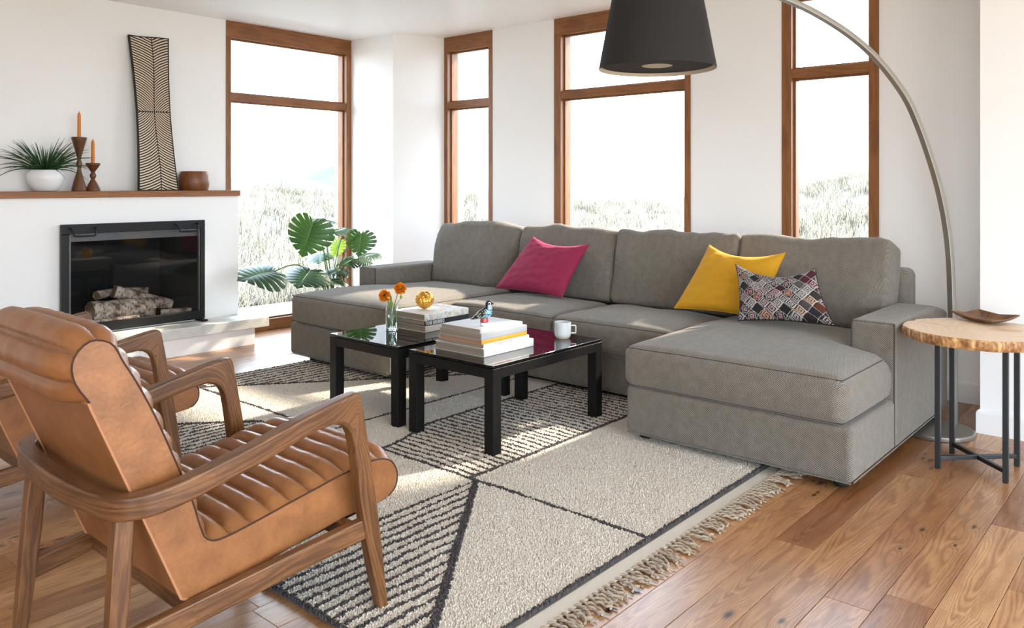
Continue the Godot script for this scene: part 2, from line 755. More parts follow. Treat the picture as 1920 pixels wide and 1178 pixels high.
	m.refraction_scale = 0.033
	mat("white_china", Color(0.80, 0.82, 0.815), 0.15)
	mat("raw_china", Color(0.80, 0.76, 0.68), 0.7)
	mat("white_glaze", Color(0.90, 0.905, 0.905), 0.25)
	m = mat("gold_leaf", Color(0.90, 0.68, 0.30), 0.28, 0.75)
	mat("gold_shadow", Color(0.36, 0.24, 0.08), 0.6, 0.3)
	mat("wax", Color(0.80, 0.49, 0.14), 0.5)
	M.wax.subsurf_scatter_enabled = true
	M.wax.subsurf_scatter_strength = 0.3
	mat("wick", Color(0.12, 0.1, 0.09), 0.9)
	mat("leaf_green", Color(0.12, 0.31, 0.10), 0.42)
	mat("leaf_dark", Color(0.095, 0.225, 0.125), 0.42)
	mat("leaf_lime", Color(0.45, 0.62, 0.16), 0.45)
	for k in ["leaf_green", "leaf_dark", "leaf_lime"]:
		M[k].backlight_enabled = true
		M[k].backlight = Color(0.16, 0.24, 0.07) if k != "leaf_lime" else Color(0.7, 0.8, 0.3)
	mat("leaf_rib", Color(0.50, 0.62, 0.32), 0.5)
	mat("stem_green", Color(0.33, 0.44, 0.20), 0.5)
	mat("spike_leaf", Color(0.16, 0.29, 0.16), 0.45)
	mat("terracotta", Color(0.42, 0.35, 0.30), 0.8)
	mat("soil", Color(0.13, 0.10, 0.08), 0.95)
	m = mat("vertex_paint", Color(1, 1, 1), 0.9)
	m.vertex_color_use_as_albedo = true
	m = mat("petal", Color(1, 1, 1), 0.6)
	m.vertex_color_use_as_albedo = true
	m.backlight_enabled = true
	m.backlight = Color(0.7, 0.6, 0.4)
	m = mat("glazed_paint", Color(1, 1, 1), 0.18)
	m.vertex_color_use_as_albedo = true
	# birch bark
	var ba := noise(111, 0.03, 3)
	var bb := noise(112, 0.012, 3)
	m = mat("birch_bark", Color(1, 1, 1), 0.85)
	m.albedo_texture = tex(256, 256, func(x: int, y: int) -> Color:
		var dash := ba.get_noise_2d(x * 0.7, y * 3.0)
		var blotch := bb.get_noise_2d(x * 1.6 + 40.0, y * 1.6)
		var c := Color(0.78, 0.73, 0.67).lerp(Color(0.52, 0.44, 0.38), clampf(0.4 + blotch, 0, 1))
		if dash > 0.34: c = c.lerp(Color(0.25, 0.19, 0.16), 0.7)
		if blotch > 0.36: c = c.lerp(Color(0.32, 0.23, 0.19), 0.6)
		return c)
	m.uv1_scale = Vector3(2.5, 2, 1)
	mat("log_end", Color(0.55, 0.42, 0.31), 0.9)
	# live-edge slab
	var sa := noise(121, 0.004, 3)
	var sb := noise(122, 0.05, 2)
	m = mat("slab_top", Color(1, 1, 1), 0.42)
	m.albedo_texture = tex(512, 512, func(x: int, y: int) -> Color:
		var px := x / 512.0 - 0.62
		var py := y / 512.0 - 0.42
		var r := sqrt(px * px * 1.3 + py * py) + 0.12 * sa.get_noise_2d(x, y)
		var ring := 0.5 + 0.5 * sin(r * 95.0)
		var t := clampf(0.16 * ring + 0.25 * maxf(0.0, sb.get_noise_2d(x * 0.4, y * 2.2)) + maxf(0.0, 0.75 - r * 6.0), 0, 1)
		return Color(0.925, 0.83, 0.705).lerp(Color(0.74, 0.56, 0.41), t))
	m.uv1_scale = Vector3(1.6, 1.6, 1)
	m = mat("slab_edge", Color(1, 1, 1), 0.6)
	m.albedo_texture = tex(256, 64, func(x: int, y: int) -> Color:
		var t := clampf(0.45 + 0.9 * sa.get_noise_2d(x * 9.0, y * 2.0) + 0.4 * sb.get_noise_2d(x * 1.2, y * 0.8), 0, 1)
		return Color(0.86, 0.68, 0.45).lerp(Color(0.50, 0.32, 0.19), t))
	# carved board
	m = mat("carved_board", Color(1, 1, 1), 0.75)
	m.albedo_texture = tex(320, 1280, func(x: int, y: int) -> Color:
		return Color(0.86, 0.785, 0.69).lerp(Color(0.085, 0.07, 0.065), carve(x / 320.0, y / 1280.0)))
	m.heightmap_enabled = true
	m.heightmap_texture = tex(320, 1280, func(x: int, y: int) -> Color:
		var q := 1.0 - carve(x / 320.0, y / 1280.0)
		return Color(q, q, q))
	m.heightmap_scale = 0.35
	mat("board_black", Color(0.075, 0.065, 0.06), 0.7)
	# rug
	m = mat("rug_yarn", Color(1, 1, 1), 1.0)
	m.vertex_color_use_as_albedo = true
	m.metallic_specular = 0.1
	mat("rug_backing", Color(0.40, 0.37, 0.33), 1.0)
	mat("tassel_yarn", Color(0.66, 0.60, 0.52), 1.0)
	m = mat("rug_weave", Color(0.83, 0.80, 0.745), 1.0)
	m.heightmap_enabled = true
	m.heightmap_texture = cloth_h
	m.heightmap_scale = 0.1
	m.uv1_triplanar = true
	m.uv1_scale = Vector3(4, 4, 4)
	# outside
	m = mat("dune_sand", Color(0.43, 0.425, 0.41), 1.0)
	m.albedo_texture = bump_tex(131, 512, 0.03, 5)
	m.albedo_texture.color_ramp = ramp(Color(0.86, 0.85, 0.80), Color(1, 1, 1))
	m.uv1_triplanar = true
	m.uv1_scale = Vector3(0.2, 0.2, 0.2)
	m = mat("dune_grass", Color(1, 1, 1), 1.0)
	m.vertex_color_use_as_albedo = true
	m.metallic_specular = 0.1
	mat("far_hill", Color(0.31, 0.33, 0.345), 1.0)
	mat("terrace_stone", Color(0.80, 0.80, 0.79), 0.9)
	# books
	m = mat("page_edge", Color(1, 1, 1), 0.9)
	m.albedo_texture = tex(32, 256, func(x: int, y: int) -> Color:
		var q := 0.80 + 0.35 * stone_b.get_noise_2d(y * 37.0, x * 0.05)
		return Color(0.64, 0.585, 0.51) * q + Color(0.06, 0.055, 0.05))
	m.uv1_scale = Vector3(1, 9, 1)
	for d in [["paper_white", Color(0.79, 0.795, 0.80)], ["paper_grey", Color(0.63, 0.645, 0.665)], ["cover_orange", Color(0.93, 0.55, 0.16)], ["cover_charcoal", Color(0.17, 0.175, 0.18)], ["cover_cream", Color(0.87, 0.855, 0.81)], ["ink_red", Color(0.82, 0.25, 0.2)], ["ink_white", Color(0.93, 0.93, 0.93)], ["cover_lemon", Color(0.86, 0.78, 0.42)]]:
		mat(d[0], d[1], 0.5)
	m = mat("cover_floral", Color(1, 1, 1), 0.4)
	m.albedo_texture = tex(256, 256, func(x: int, y: int) -> Color:
		var a := sa.get_noise_2d(x * 5.0, y * 5.0)
		var b := sa.get_noise_2d(x * 5.0 + 700.0, y * 5.0)
		var c := Color(0.92, 0.92, 0.91)
		if a > 0.22: c = c.lerp(Color(0.72, 0.80, 0.72), 0.7)
		if b > 0.26: c = c.lerp(Color(0.93, 0.80, 0.62), 0.8)
		if b < -0.34: c = c.lerp(Color(0.80, 0.70, 0.72), 0.7)
		return c)
	m.uv1_scale = Vector3(4, 4, 1)


var stone_a := noise(5, 0.02, 4)
var stone_b := noise(6, 0.15, 2)


func ramp(a: Color, b: Color) -> Gradient:
	var g := Gradient.new()
	g.set_color(0, a)
	g.set_color(1, b)
	return g


# dark = 1 in the cut grooves of the carved board: arcs that spring from a spine and mirror about the waist
func carve(u: float, v: float) -> float:
	var edge := minf(minf(u, 1.0 - u) * 320.0, minf(v, 1.0 - v) * 1280.0)
	if edge < 9.0: return 1.0
	var spine := 0.56 + 0.03 * sin(v * 9.0)
	var d := absf(u - spine)
	var waist := 0.49
	var y := v - waist
	var bow := d * (0.34 - 0.20 * d) * (0.24 + 0.76 * exp(-absf(y) * 3.0))
	var f := absf(y) - bow
	if d < 0.010 or absf(y) < 0.003: return 1.0
	var wav := stone_b.get_noise_2d(u * 40.0, v * 160.0) * 0.08
	var s := sin((f * 54.0 + wav) * TAU)
	return smoothstep(0.0, 0.45, s)


func kilim_tex() -> ImageTexture:
	# stepped hooks and lozenges on a diagonal lattice
	var pal := [Color(0.42, 0.10, 0.18), Color(0.52, 0.25, 0.07), Color(0.19, 0.17, 0.17), Color(0.40, 0.38, 0.37), Color(0.14, 0.12, 0.125), Color(0.30, 0.12, 0.17), Color(0.26, 0.245, 0.22), Color(0.47, 0.45, 0.44), Color(0.15, 0.17, 0.22)]
	var hook := ["#########", "#.......#", "#.#####.#", "#.#...#.#", "#.#.#.#.#", "#.#.###.#", "#.#.....#", "#.#######", "#........"]
	var r := RandomNumberGenerator.new()
	r.seed = 77
	var cell_col := {}
	for i in range(-24, 48):
		for j in range(-24, 48):
			cell_col[Vector2i(i, j)] = [pal[r.randi() % pal.size()], r.randi() % 4, r.randf()]
	return tex(640, 448, func(x: int, y: int) -> Color:
		var px := floorf(x / 5.0) * 5.0
		var py := floorf(y / 5.0) * 5.0
		var a := (px + py * 1.05) / 100.0
		var b := (px - py * 1.05) / 100.0
		var ci := Vector2i(int(floorf(a)), int(floorf(b)))
		var fa := a - floorf(a)
		var fb := b - floorf(b)
		var q: Array = cell_col[ci]
		var ground: Color = q[0]
		var line := Color(0.76, 0.74, 0.73)
		if fa < 0.05 or fb < 0.05: return line.lerp(ground, 0.15)
		if fa < 0.12 or fb < 0.12: return Color(0.09, 0.08, 0.085)
		var ga := int((fa - 0.12) / 0.88 * 9.0)
		var gb := int((fb - 0.12) / 0.88 * 9.0)
		match q[1]:
			0: if hook[gb][ga] == "#": return line.lerp(ground, 0.15) if q[2] > 0.35 else Color(0.70, 0.58, 0.52)
			1: if hook[8 - ga][gb] == "#": return line.lerp(ground, 0.2)
			2:
				var m := absi(ga - 4) + absi(gb - 4)
				if m == 2 or m == 5: return line.lerp(ground, 0.2)
				if m < 2: return Color(0.68, 0.20, 0.30)
				if m > 6: return Color(0.13, 0.11, 0.12)
			3: if (ga + gb) % 3 == 0: return ground.lerp(Color(0.12, 0.1, 0.1), 0.6)
		var wv := 0.9 + 0.2 * stone_b.get_noise_2d(x * 4.0, y * 4.0)
		return ground * wv * 0.75)


# ---------------------------------------------------------------- the room
func block(b: Builder, lo: Vector3, hi: Vector3, r := 0.0, grain := 1) -> void:
	b.box((lo + hi) * 0.5, (hi - lo).abs(), r, 1, grain)


func build_room() -> void:
	var b := Builder.new()
	# left wall: solid round the firebox, open at window 1
	block(b, Vector3(LEFT - 0.25, 0, -2.13), Vector3(LEFT, CEIL, 3.4))
	block(b, Vector3(LEFT - 0.25, 0, -3.43), Vector3(LEFT, CEIL, -3.085))
	block(b, Vector3(LEFT - 0.25, 0, -3.085), Vector3(LEFT, 0.21, -2.13))
	block(b, Vector3(LEFT - 0.25, 0.9, -3.085), Vector3(LEFT, CEIL, -2.13))
	struct(b, "wall_left", M.plaster)
	b = Builder.new()
	b.slab(PackedVector2Array([Vector2(-6.36, 4.70), Vector2(-5.505, 4.70), Vector2(-5.345, 5.18), Vector2(-5.345, 5.43), Vector2(-6.36, 5.43)]), Vector3.ZERO, Vector3(1, 0, 0), Vector3(0, 0, -1), CEIL)
	struct(b, "wall_corner", M.plaster)
	b = Builder.new()
	for s in [[-4.745, -4.06], [-2.82, -2.15], [-1.54, 2.75]]:
		block(b, Vector3(s[0], 0, BACK - 0.25), Vector3(s[1], CEIL, BACK))
	struct(b, "wall_back", M.plaster)
	b = Builder.new()
	block(b, Vector3(-0.885, 0, BACK + 0.002), Vector3(2.5, CEIL, -4.60))
	struct(b, "wall_right_return", M.plaster)
	# right and rear walls lie out of view; wide glazed openings light the room from the viewer's side
	b = Builder.new()
	for s in [[-4.60, -3.7], [-1.5, -1.2], [1.3, 3.65]]:
		block(b, Vector3(2.5, 0, s[0]), Vector3(2.75, CEIL, s[1]))
	for s in [[-3.7, -1.5], [-1.2, 1.3]]:
		block(b, Vector3(2.5, 2.45, s[0]), Vector3(2.75, CEIL, s[1]))
	struct(b, "wall_right", M.plaster)
	b = Builder.new()
	for s in [[-6.36, 0.1], [2.2, 2.5]]:
		block(b, Vector3(s[0], 0, 3.4), Vector3(s[1], CEIL, 3.65))
	for s in [[0.1, 2.2]]:
		block(b, Vector3(s[0], 2.45, 3.4), Vector3(s[1], CEIL, 3.65))
	struct(b, "wall_rear", M.plaster)
	b = Builder.new()
	block(b, Vector3(-6.5, CEIL, -5.55), Vector3(2.85, CEIL + 0.2, 3.75))
	struct(b, "ceiling", M.ceiling_paint)
	# skirting: a flat board with a bevelled top
	for s in [["baseboard_back", Vector3(-1.54, 0, BACK), Vector3(1, 0, 0), 0.64], ["baseboard_right", Vector3(-0.885, 0, -4.60), Vector3(1, 0, 0), 3.4], ["baseboard_right_return", Vector3(-0.885, 0, BACK + 0.016), Vector3(0, 0, 1), 0.58]]:
		b = Builder.new()
		var prof := PackedVector2Array([Vector2(0, 0), Vector2(0.016, 0), Vector2(0.016, 0.10), Vector2(0.012, 0.112), Vector2(0.003, 0.12), Vector2(0, 0.12)])
		if s[2].x > 0.5:
			b.xf = Transform3D(Basis(Vector3(0, 0, 1), Vector3(0, 1, 0), Vector3(-1, 0, 0)), s[1] + s[2] * s[3])
			b.slab(prof, Vector3.ZERO, Vector3(1, 0, 0), Vector3(0, 1, 0), s[3])
		else:
			b.xf = Transform3D(Basis(Vector3(-1, 0, 0), Vector3(0, 1, 0), Vector3(0, 0, -1)), s[1] + s[2] * s[3])
			b.slab(prof, Vector3.ZERO, Vector3(1, 0, 0), Vector3(0, 1, 0), s[3])
		struct(b, s[0], M.trim_paint)


# local x runs along the wall, y up, z into the room
func build_windows() -> void:
	var spots := [
		[Transform3D(Basis(Vector3(0, 0, -1), Vector3(0, 1, 0), Vector3(1, 0, 0)), Vector3(LEFT, 0, -3.43)), 1.27, 0.045, 0.055],
		[Transform3D(Basis.IDENTITY, Vector3(-5.345, 0, BACK)), 0.60, 0.045, 0.045],
		[Transform3D(Basis.IDENTITY, Vector3(-4.06, 0, BACK)), 1.24, 0.07, 0.05],
		[Transform3D(Basis.IDENTITY, Vector3(-2.15, 0, BACK)), 0.61, 0.065, 0.06]]
	for k in spots.size():
		var root := struct_root("window_%d" % (k + 1))
		root.transform = spots[k][0]
		var w: float = spots[k][1]
		var l: float = spots[k][2]
		var r: float = spots[k][3]
		var zf := 0.006
		var zb := -0.13
		for s in [["header", Vector3(0, 2.465, zb), Vector3(w, CEIL, zf), 0], ["bottom_rail", Vector3(0, 0, zb), Vector3(w, 0.095, zf), 0], ["stile", Vector3(0, 0.095, zb), Vector3(l, 2.465, zf), 1], ["stile", Vector3(w - r, 0.095, zb), Vector3(w, 2.465, zf), 1], ["transom", Vector3(l, 1.945, zb + 0.01), Vector3(w - r, 2.005, zf - 0.004), 0]]:
			var b := Builder.new()
			block(b, s[1], s[2], 0.002, s[3])
			part(b, s[0], M.window_wood, root)
		# glazing beads, then one pane below the transom and one above
		for s in [[0.095, 1.945], [2.005, 2.465]]:
			var y0: float = s[0]
			var y1: float = s[1]
			var b: Builder
			var d := 0.014
			for q in [[Vector3(l, y0, -0.062), Vector3(w - r, y0 + d, -0.037), 0], [Vector3(l, y1 - d, -0.062), Vector3(w - r, y1, -0.037), 0], [Vector3(l, y0 + d, -0.062), Vector3(l + d, y1 - d, -0.037), 1], [Vector3(w - r - d, y0 + d, -0.062), Vector3(w - r, y1 - d, -0.037), 1]]:
				b = Builder.new()
				block(b, q[0], q[1], 0.002, q[2])
				part(b, "glazing_bead", M.window_wood, root)
			b = Builder.new()
			b.flat(PackedVector3Array([Vector3(l, y0, -0.064), Vector3(w - r, y0, -0.064), Vector3(w - r, y1, -0.064), Vector3(l, y1, -0.064)]))
			part(b, "pane", M.window_glass, root)


func log_shape(a: Vector3, c: Vector3, r: float, sd: int) -> Array:
	var nz := noise(sd, 2.0, 2)
	var t := (c - a).normalized()
	var s := t.cross(Vector3.UP).normalized()
	var u := s.cross(t)
	var len := a.distance_to(c)
	var b := Builder.new()
	b.grid(20, 10, func(i: float, j: float) -> Vector3:
		var an := i * TAU
		var q := Vector2(cos(an), sin(an))
		var rr := r * (1.0 + 0.10 * nz.get_noise_3d(q.x, q.y, j * len * 3.0) + 0.05 * nz.get_noise_3d(q.x * 3.0, q.y * 3.0, j * len * 14.0))
		return a + t * (len * j + 0.01 * nz.get_noise_2d(q.x, q.y)) + (s * q.x + u * q.y) * rr, true, false, TAU * r, len, true)
	var ends := []
	for e in 2:
		var cap := Builder.new()
		ends.append(cap)
		cap.grid(16, 3, func(i: float, j: float) -> Vector3:
			var an := i * TAU
			return (a if e == 0 else c) + t * (0.004 if e == 0 else -0.004) + (s * cos(an) + u * sin(an)) * r * 1.0 * j, true, false, 1, 1, e == 0)
	return [b, ends[0], ends[1]]


func build_fireplace() -> void:
	var f := thing("fireplace", "white plastered fireplace with walnut mantel shelf and low stone hearth on the left wall", "fireplace", Vector3(-5.9, 0, -2.3))
	var x0 := LEFT + 0.001
	var x1 := -5.90
	var b := Builder.new()
	block(b, Vector3(x0, 0, -0.9), Vector3(x1, 1.158, -2.13))
	block(b, Vector3(x0, 0, -3.085), Vector3(x1, 1.158, -3.42))
	block(b, Vector3(x0, 0.905, -2.13), Vector3(x1, 1.158, -3.085))
	block(b, Vector3(x0, 0, -2.13), Vector3(x1, 0.212, -3.085))
	part(b, "chimney_breast", M.plaster, f, true)
	b = Builder.new()
	block(b, Vector3(x0, 1.158, -3.425), Vector3(-5.875, 1.203, -0.85), 0.003, 2)
	part(b, "mantel_shelf", M.mantel_wood, f, true)
	b = Builder.new()
	b.box(Vector3(-5.77, 0.167, -2.19), Vector3(0.27, 0.078, 2.69), 0.006, 2, 2)
	part(b, "hearth_slab", M.hearth_stone, f, true)
	b = Builder.new()
	block(b, Vector3(-5.899, 0, -3.42), Vector3(-5.655, 0.127, -0.86), 0.002, 2)
	part(b, "hearth_base", M.plaster, f, true)
	b = Builder.new()   # firebox: five black plates
	block(b, Vector3(-6.52, 0.213, -3.084), Vector3(-5.901, 0.220, -2.131))
	block(b, Vector3(-6.52, 0.892, -3.084), Vector3(-5.906, 0.899, -2.131))
	block(b, Vector3(-6.54, 0.20, -3.085), Vector3(-6.52, 0.90, -2.13))
	block(b, Vector3(-6.52, 0.220, -2.14), Vector3(-5.901, 0.892, -2.131))
	block(b, Vector3(-6.52, 0.220, -3.084), Vector3(-5.901, 0.892, -3.075))
	part(b, "firebox", M.soot_black, f, true)
	b = Builder.new()
	block(b, Vector3(-5.905, 0.855, -3.075), Vector3(-5.892, 0.905, -2.13), 0.002, 2)
	part(b, "steel_lintel", M.grey_steel, f, true)

	# the screen that stands on the hearth
	var s := thing("fireplace_screen", "black steel framed glass fire screen with two pull handles standing on the hearth", "fire screen", Vector3(-5.865, 0.206, -2.60))
	var lo := -3.112
	var hi := -2.088
	for q in [["frame_rail", Vector3(-5.885, 0.91, lo), Vector3(-5.850, 0.977, hi), 2], ["frame_rail", Vector3(-5.885, 0.222, lo), Vector3(-5.850, 0.285, hi), 2], ["frame_stile", Vector3(-5.885, 0.285, lo), Vector3(-5.850, 0.91, lo + 0.035), 1], ["frame_stile", Vector3(-5.885, 0.285, hi - 0.05), Vector3(-5.850, 0.91, hi), 1]]:
		b = Builder.new()
		block(b, q[1], q[2], 0.004, q[3])
		part(b, q[0], M.black_steel, s, true)
	b = Builder.new()
	block(b, Vector3(-5.883, 0.285, lo + 0.035), Vector3(-5.860, 0.91, lo + 0.045), 0.002)
	part(b, "inner_frame", M.grey_steel, s, true)
	b = Builder.new()
	block(b, Vector3(-5.883, 0.285, hi - 0.062), Vector3(-5.860, 0.91, hi - 0.05), 0.002)
	part(b, "inner_frame", M.grey_steel, s, true)
	b = Builder.new()
	b.flat(PackedVector3Array([Vector3(-5.871, 0.285, hi - 0.05), Vector3(-5.871, 0.285, lo + 0.035), Vector3(-5.871, 0.91, lo + 0.035), Vector3(-5.871, 0.91, hi - 0.05)]))
	part(b, "glass", M.screen_glass, s, true)
	for z in [-2.22, -2.96]:
		b = Builder.new()
		b.tube(curve(PackedVector3Array([Vector3(-5.853, 0.952, z + 0.085), Vector3(-5.825, 0.95, z + 0.085), Vector3(-5.810, 0.935, z + 0.075), Vector3(-5.805, 0.905, z + 0.068), Vector3(-5.805, 0.897, z + 0.055), Vector3(-5.805, 0.897, z - 0.055), Vector3(-5.805, 0.905, z - 0.068), Vector3(-5.810, 0.935, z - 0.075), Vector3(-5.825, 0.95, z - 0.085), Vector3(-5.853, 0.952, z - 0.085)]), 4), 0.006, 8)
		part(b, "pull_handle", M.black_steel, s, true)
	for z in [lo + 0.035, hi - 0.035]:
		b = Builder.new()
		block(b, Vector3(-5.915, 0.207, z - 0.022), Vector3(-5.780, 0.222, z + 0.022), 0.003)
		part(b, "foot", M.black_steel, s, true)

	# birch logs, laid in the firebox
	var g := "birch logs stacked in the firebox"
	var logs := [
		[Vector3(-6.06, 0.335, -2.35), Vector3(-6.08, 0.318, -2.80), 0.076, "thickest birch log with a dark cracked end, in the middle of the pile"],
		[Vector3(-6.175, 0.452, -2.565), Vector3(-6.165, 0.305, -2.99), 0.046, "pale birch log slanting down across the top of the pile"],
		[Vector3(-6.25, 0.425, -2.47), Vector3(-6.33, 0.432, -2.69), 0.032, "thin birch log end showing behind the pile at upper left"],
		[Vector3(-6.40, 0.42, -2.71), Vector3(-6.30, 0.415, -2.88), 0.028, "thin birch log end showing behind the pile at upper right"],
		[Vector3(-5.955, 0.258, -2.31), Vector3(-5.965, 0.257, -2.65), 0.035, "slim split birch log lying at the bottom front left of the pile"],
		[Vector3(-6.05, 0.262, -2.86), Vector3(-5.97, 0.262, -3.06), 0.036, "pale birch log lying at the bottom right of the pile"]]
	for k in logs.size():
		var l: Array = logs[k]
		var o := thing("birch_log", l[3], "log", (l[0] + l[1]) * 0.5, 0.0, g)
		var sh := log_shape(l[0], l[1], l[2], 200 + k)
		part(sh[0], "bark", M.birch_bark, o, true)
		part(sh[1], "cut_end", M.log_end, o, true)
		part(sh[2], "cut_end", M.log_end, o, true)


# ---------------------------------------------------------------- dunes beyond the glass
func dune_height(x: float, z: float) -> float:
	var out := maxf(-(z + 5.45), -(x + 6.4))
	var d := sqrt(x * x + z * z)
	var th := atan2(x, -z) + deg_to_rad(41.1)          # bearing from the middle of the room's view
	var px := 960.0 + 1507.0 * tan(clampf(th, -1.1, 1.1))
	var crest := 1.12
	crest = lerpf(crest, 1.55, clampf((560.0 - px) / 120.0, 0, 1) * 0.6)
	crest = lerpf(crest, 0.50, smoothstep(920.0, 1060.0, px) * (1.0 - smoothstep(1280.0, 1500.0, px)))
	crest = lerpf(crest, 1.62, smoothstep(1440.0, 1660.0, px))
	var h := crest * smoothstep(1.5, 24.0, out)
	h += 0.28 * dune_n.get_noise_2d(x, z) * smoothstep(1.0, 9.0, out) + 0.10 * dune_n.get_noise_2d(x * 3.0, z * 3.0) * smoothstep(1.0, 5.0, out)
	return -0.16 + h * (1.0 - 0.75 * smoothstep(27.0, 60.0, d))


var dune_n := noise(301, 0.09, 3)


func build_outside() -> void:
	var b := Builder.new()
	# rays from the room outwards, sectors over the left and back windows
	b.grid(110, 60, func(u: float, w: float) -> Vector3:
		var th := deg_to_rad(lerpf(-112.0, 42.0, u))
		var d := 5.0 + 75.0 * pow(w, 1.9)
		var x := sin(th) * d - 1.0
		var z := -cos(th) * d - 0.5
		var inside := clampf(minf(x + 6.5, z + 5.6), -1.0, 1.0)
		var y := dune_height(x, z)
		if inside > 0.0: y = -0.35
		return Vector3(x, y, z))
	var g := struct(b, "dune_ground", M.dune_sand)
	g.set_meta("label", "pale sandy dunes rising beyond the windows")
	b = Builder.new()
	block(b, Vector3(-7.6, -0.14, -6.6), Vector3(-6.37, -0.03, -2.6), 0.004)
	struct(b, "terrace", M.terrace_stone)
	# far hills, hazy in the distance
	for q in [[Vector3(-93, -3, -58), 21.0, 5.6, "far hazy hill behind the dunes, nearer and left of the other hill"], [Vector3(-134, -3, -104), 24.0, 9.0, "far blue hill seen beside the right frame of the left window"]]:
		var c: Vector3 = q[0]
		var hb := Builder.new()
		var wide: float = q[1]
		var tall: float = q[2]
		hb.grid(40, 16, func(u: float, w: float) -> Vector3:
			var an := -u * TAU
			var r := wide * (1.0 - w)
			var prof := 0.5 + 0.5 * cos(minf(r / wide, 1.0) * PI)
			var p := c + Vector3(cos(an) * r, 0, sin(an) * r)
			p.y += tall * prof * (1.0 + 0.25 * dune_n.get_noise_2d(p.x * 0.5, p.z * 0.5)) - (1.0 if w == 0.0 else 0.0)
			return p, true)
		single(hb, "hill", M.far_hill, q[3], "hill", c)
	# marram grass in tussocks, too many to count
	var r := RandomNumberGenerator.new()
	r.seed = 42
	for kind in 3:
		var tb := Builder.new()
		var blades := 34
		for k in blades:
			var an := r.randf() * TAU
			var lean := r.randf_range(0.2, 1.15)
			var len := r.randf_range(0.28, 0.62)
			var base := Vector3(r.randf_range(-0.12, 0.12), -0.03, r.randf_range(-0.12, 0.12))
			var dir := Vector3(cos(an), 0, sin(an))
			var sd := Vector3(-sin(an), 0, cos(an)) * 0.0035
			tb.tint = Color(0.36, 0.33, 0.27).lerp(Color(0.17, 0.145, 0.10), r.randf() * r.randf())
			var prev := -1
			for s in 5:
				var t := s / 4.0
				var p := base + dir * lean * len * t * t + Vector3.UP * len * (t - 0.32 * t * t * lean)
				var wd := sd * (1.0 - 0.85 * t)
				var a := tb.vert(p - wd, dir * 0.4 + Vector3.UP)
				tb.vert(p + wd, dir * 0.4 + Vector3.UP)
				if prev >= 0:
					tb.tri_ccw(prev, prev + 1, a + 1)
					tb.tri_ccw(prev, a + 1, a)
				prev = a
		var mesh := tb.commit(M.dune_grass, Vector3.ZERO)
		var places: Array[Transform3D] = []
		var cols: Array[Color] = []
		for k in 5200:
			var th := deg_to_rad(r.randf_range(-108.0, 8.0))
			var d := 8.0 + 34.0 * pow(r.randf(), 1.25)
			var x := sin(th) * d
			var z := -cos(th) * d
			if x > -7.7 and z > -6.7: continue
			var y := dune_height(x, z)
			if dune_n.get_noise_2d(x * 2.2 + 50.0, z * 2.2) < -0.34 and d < 30.0: continue
			var sc := r.randf_range(0.6, 1.35)
			places.append(Transform3D(Basis(Vector3.UP, r.randf() * TAU).scaled(Vector3(sc, sc * r.randf_range(0.7, 1.1), sc)), Vector3(x, y, z)))
			var q := r.randf_range(0.75, 1.25)
			cols.append(Color(q, q, q * r.randf_range(0.9, 1.0)))
		var mm := MultiMesh.new()
		mm.transform_format = MultiMesh.TRANSFORM_3D
		mm.use_colors = true
		mm.mesh = mesh
		mm.instance_count = places.size()
		for k in places.size():
			mm.set_instance_transform(k, places[k])
			mm.set_instance_color(k, cols[k])
		var o := MultiMeshInstance3D.new()
		o.name = numbered("dune_grass")
		o.multimesh = mm
		add_child(o, true)
		tag(o, ["straw-coloured dune grass growing in tussocks beyond the windows", "pale marram grass scattered over the dunes outside", "dry bleached grass tufts on the sand outside"][kind], "grass", "", "stuff")


# ---------------------------------------------------------------- oak floor, plank by plank
func build_floor() -> void:
	var root := struct_root("floor")
	var b := Builder.new()
	block(b, Vector3(-6.36, -0.16, -5.43), Vector3(2.75, -0.013, 3.65))
	part(b, "subfloor", M.soot_black, root)
	var r := RandomNumberGenerator.new()
	r.seed = 8
	var w := 0.1372
	var x := -6.105
	var row := 0
	while x < 2.5:
		var z := BACK + 0.004 - r.randf() * 1.2
		if row == 39: z = -2.6 - 1.66 * 2
		while z < 3.4:
			var len := r.randf_range(0.95, 2.0)
			if row == 39: len = 1.66
			var z0 := maxf(z, BACK + 0.002)
			var z1 := minf(z + len, 3.39)
			if z1 - z0 > 0.03:
				var visible := x < 0.6 and z0 < 0.2
				var pb := Builder.new()
				var ox := r.randf()
				var lift := r.randf_range(0.0, 0.0006)
				var bv := 0.0016
				# a flat-topped plank with a fine bevel: top, four bevels, sides are hidden by the neighbours
				var x0 := x + 0.0007
				var x1 := x + w - 0.0007
				if visible:
					var oz := r.randf()
					var hgt := -0.0006 + lift
					var lo := Vector3(x0, -0.012, z0 + 0.0004)
					var hi := Vector3(x1, hgt, z1 - 0.0004)
					pb.box((lo + hi) * 0.5, hi - lo, bv, 1, 2)
					for i in pb.uv.size():
						pb.uv[i] = Vector2((pb.v[i].x - x) * 0.96 + 0.003, pb.v[i].z - z0 + oz * 1.7)
				else:
					pb.flat(PackedVector3Array([Vector3(x0, -0.0006, z1), Vector3(x1, -0.0006, z1), Vector3(x1, -0.0006, z0), Vector3(x0, -0.0006, z0)]))
				part(pb, "plank", M["oak_%d_%d" % [r.randi() % 3, r.randi() % 5]], root)
			z += len
		x += w
		row += 1


# ---------------------------------------------------------------- rug
const RUG_L := -4.78
const RUG_R := -1.475
const RUG_F := -1.372
const RUG_B := -3.95


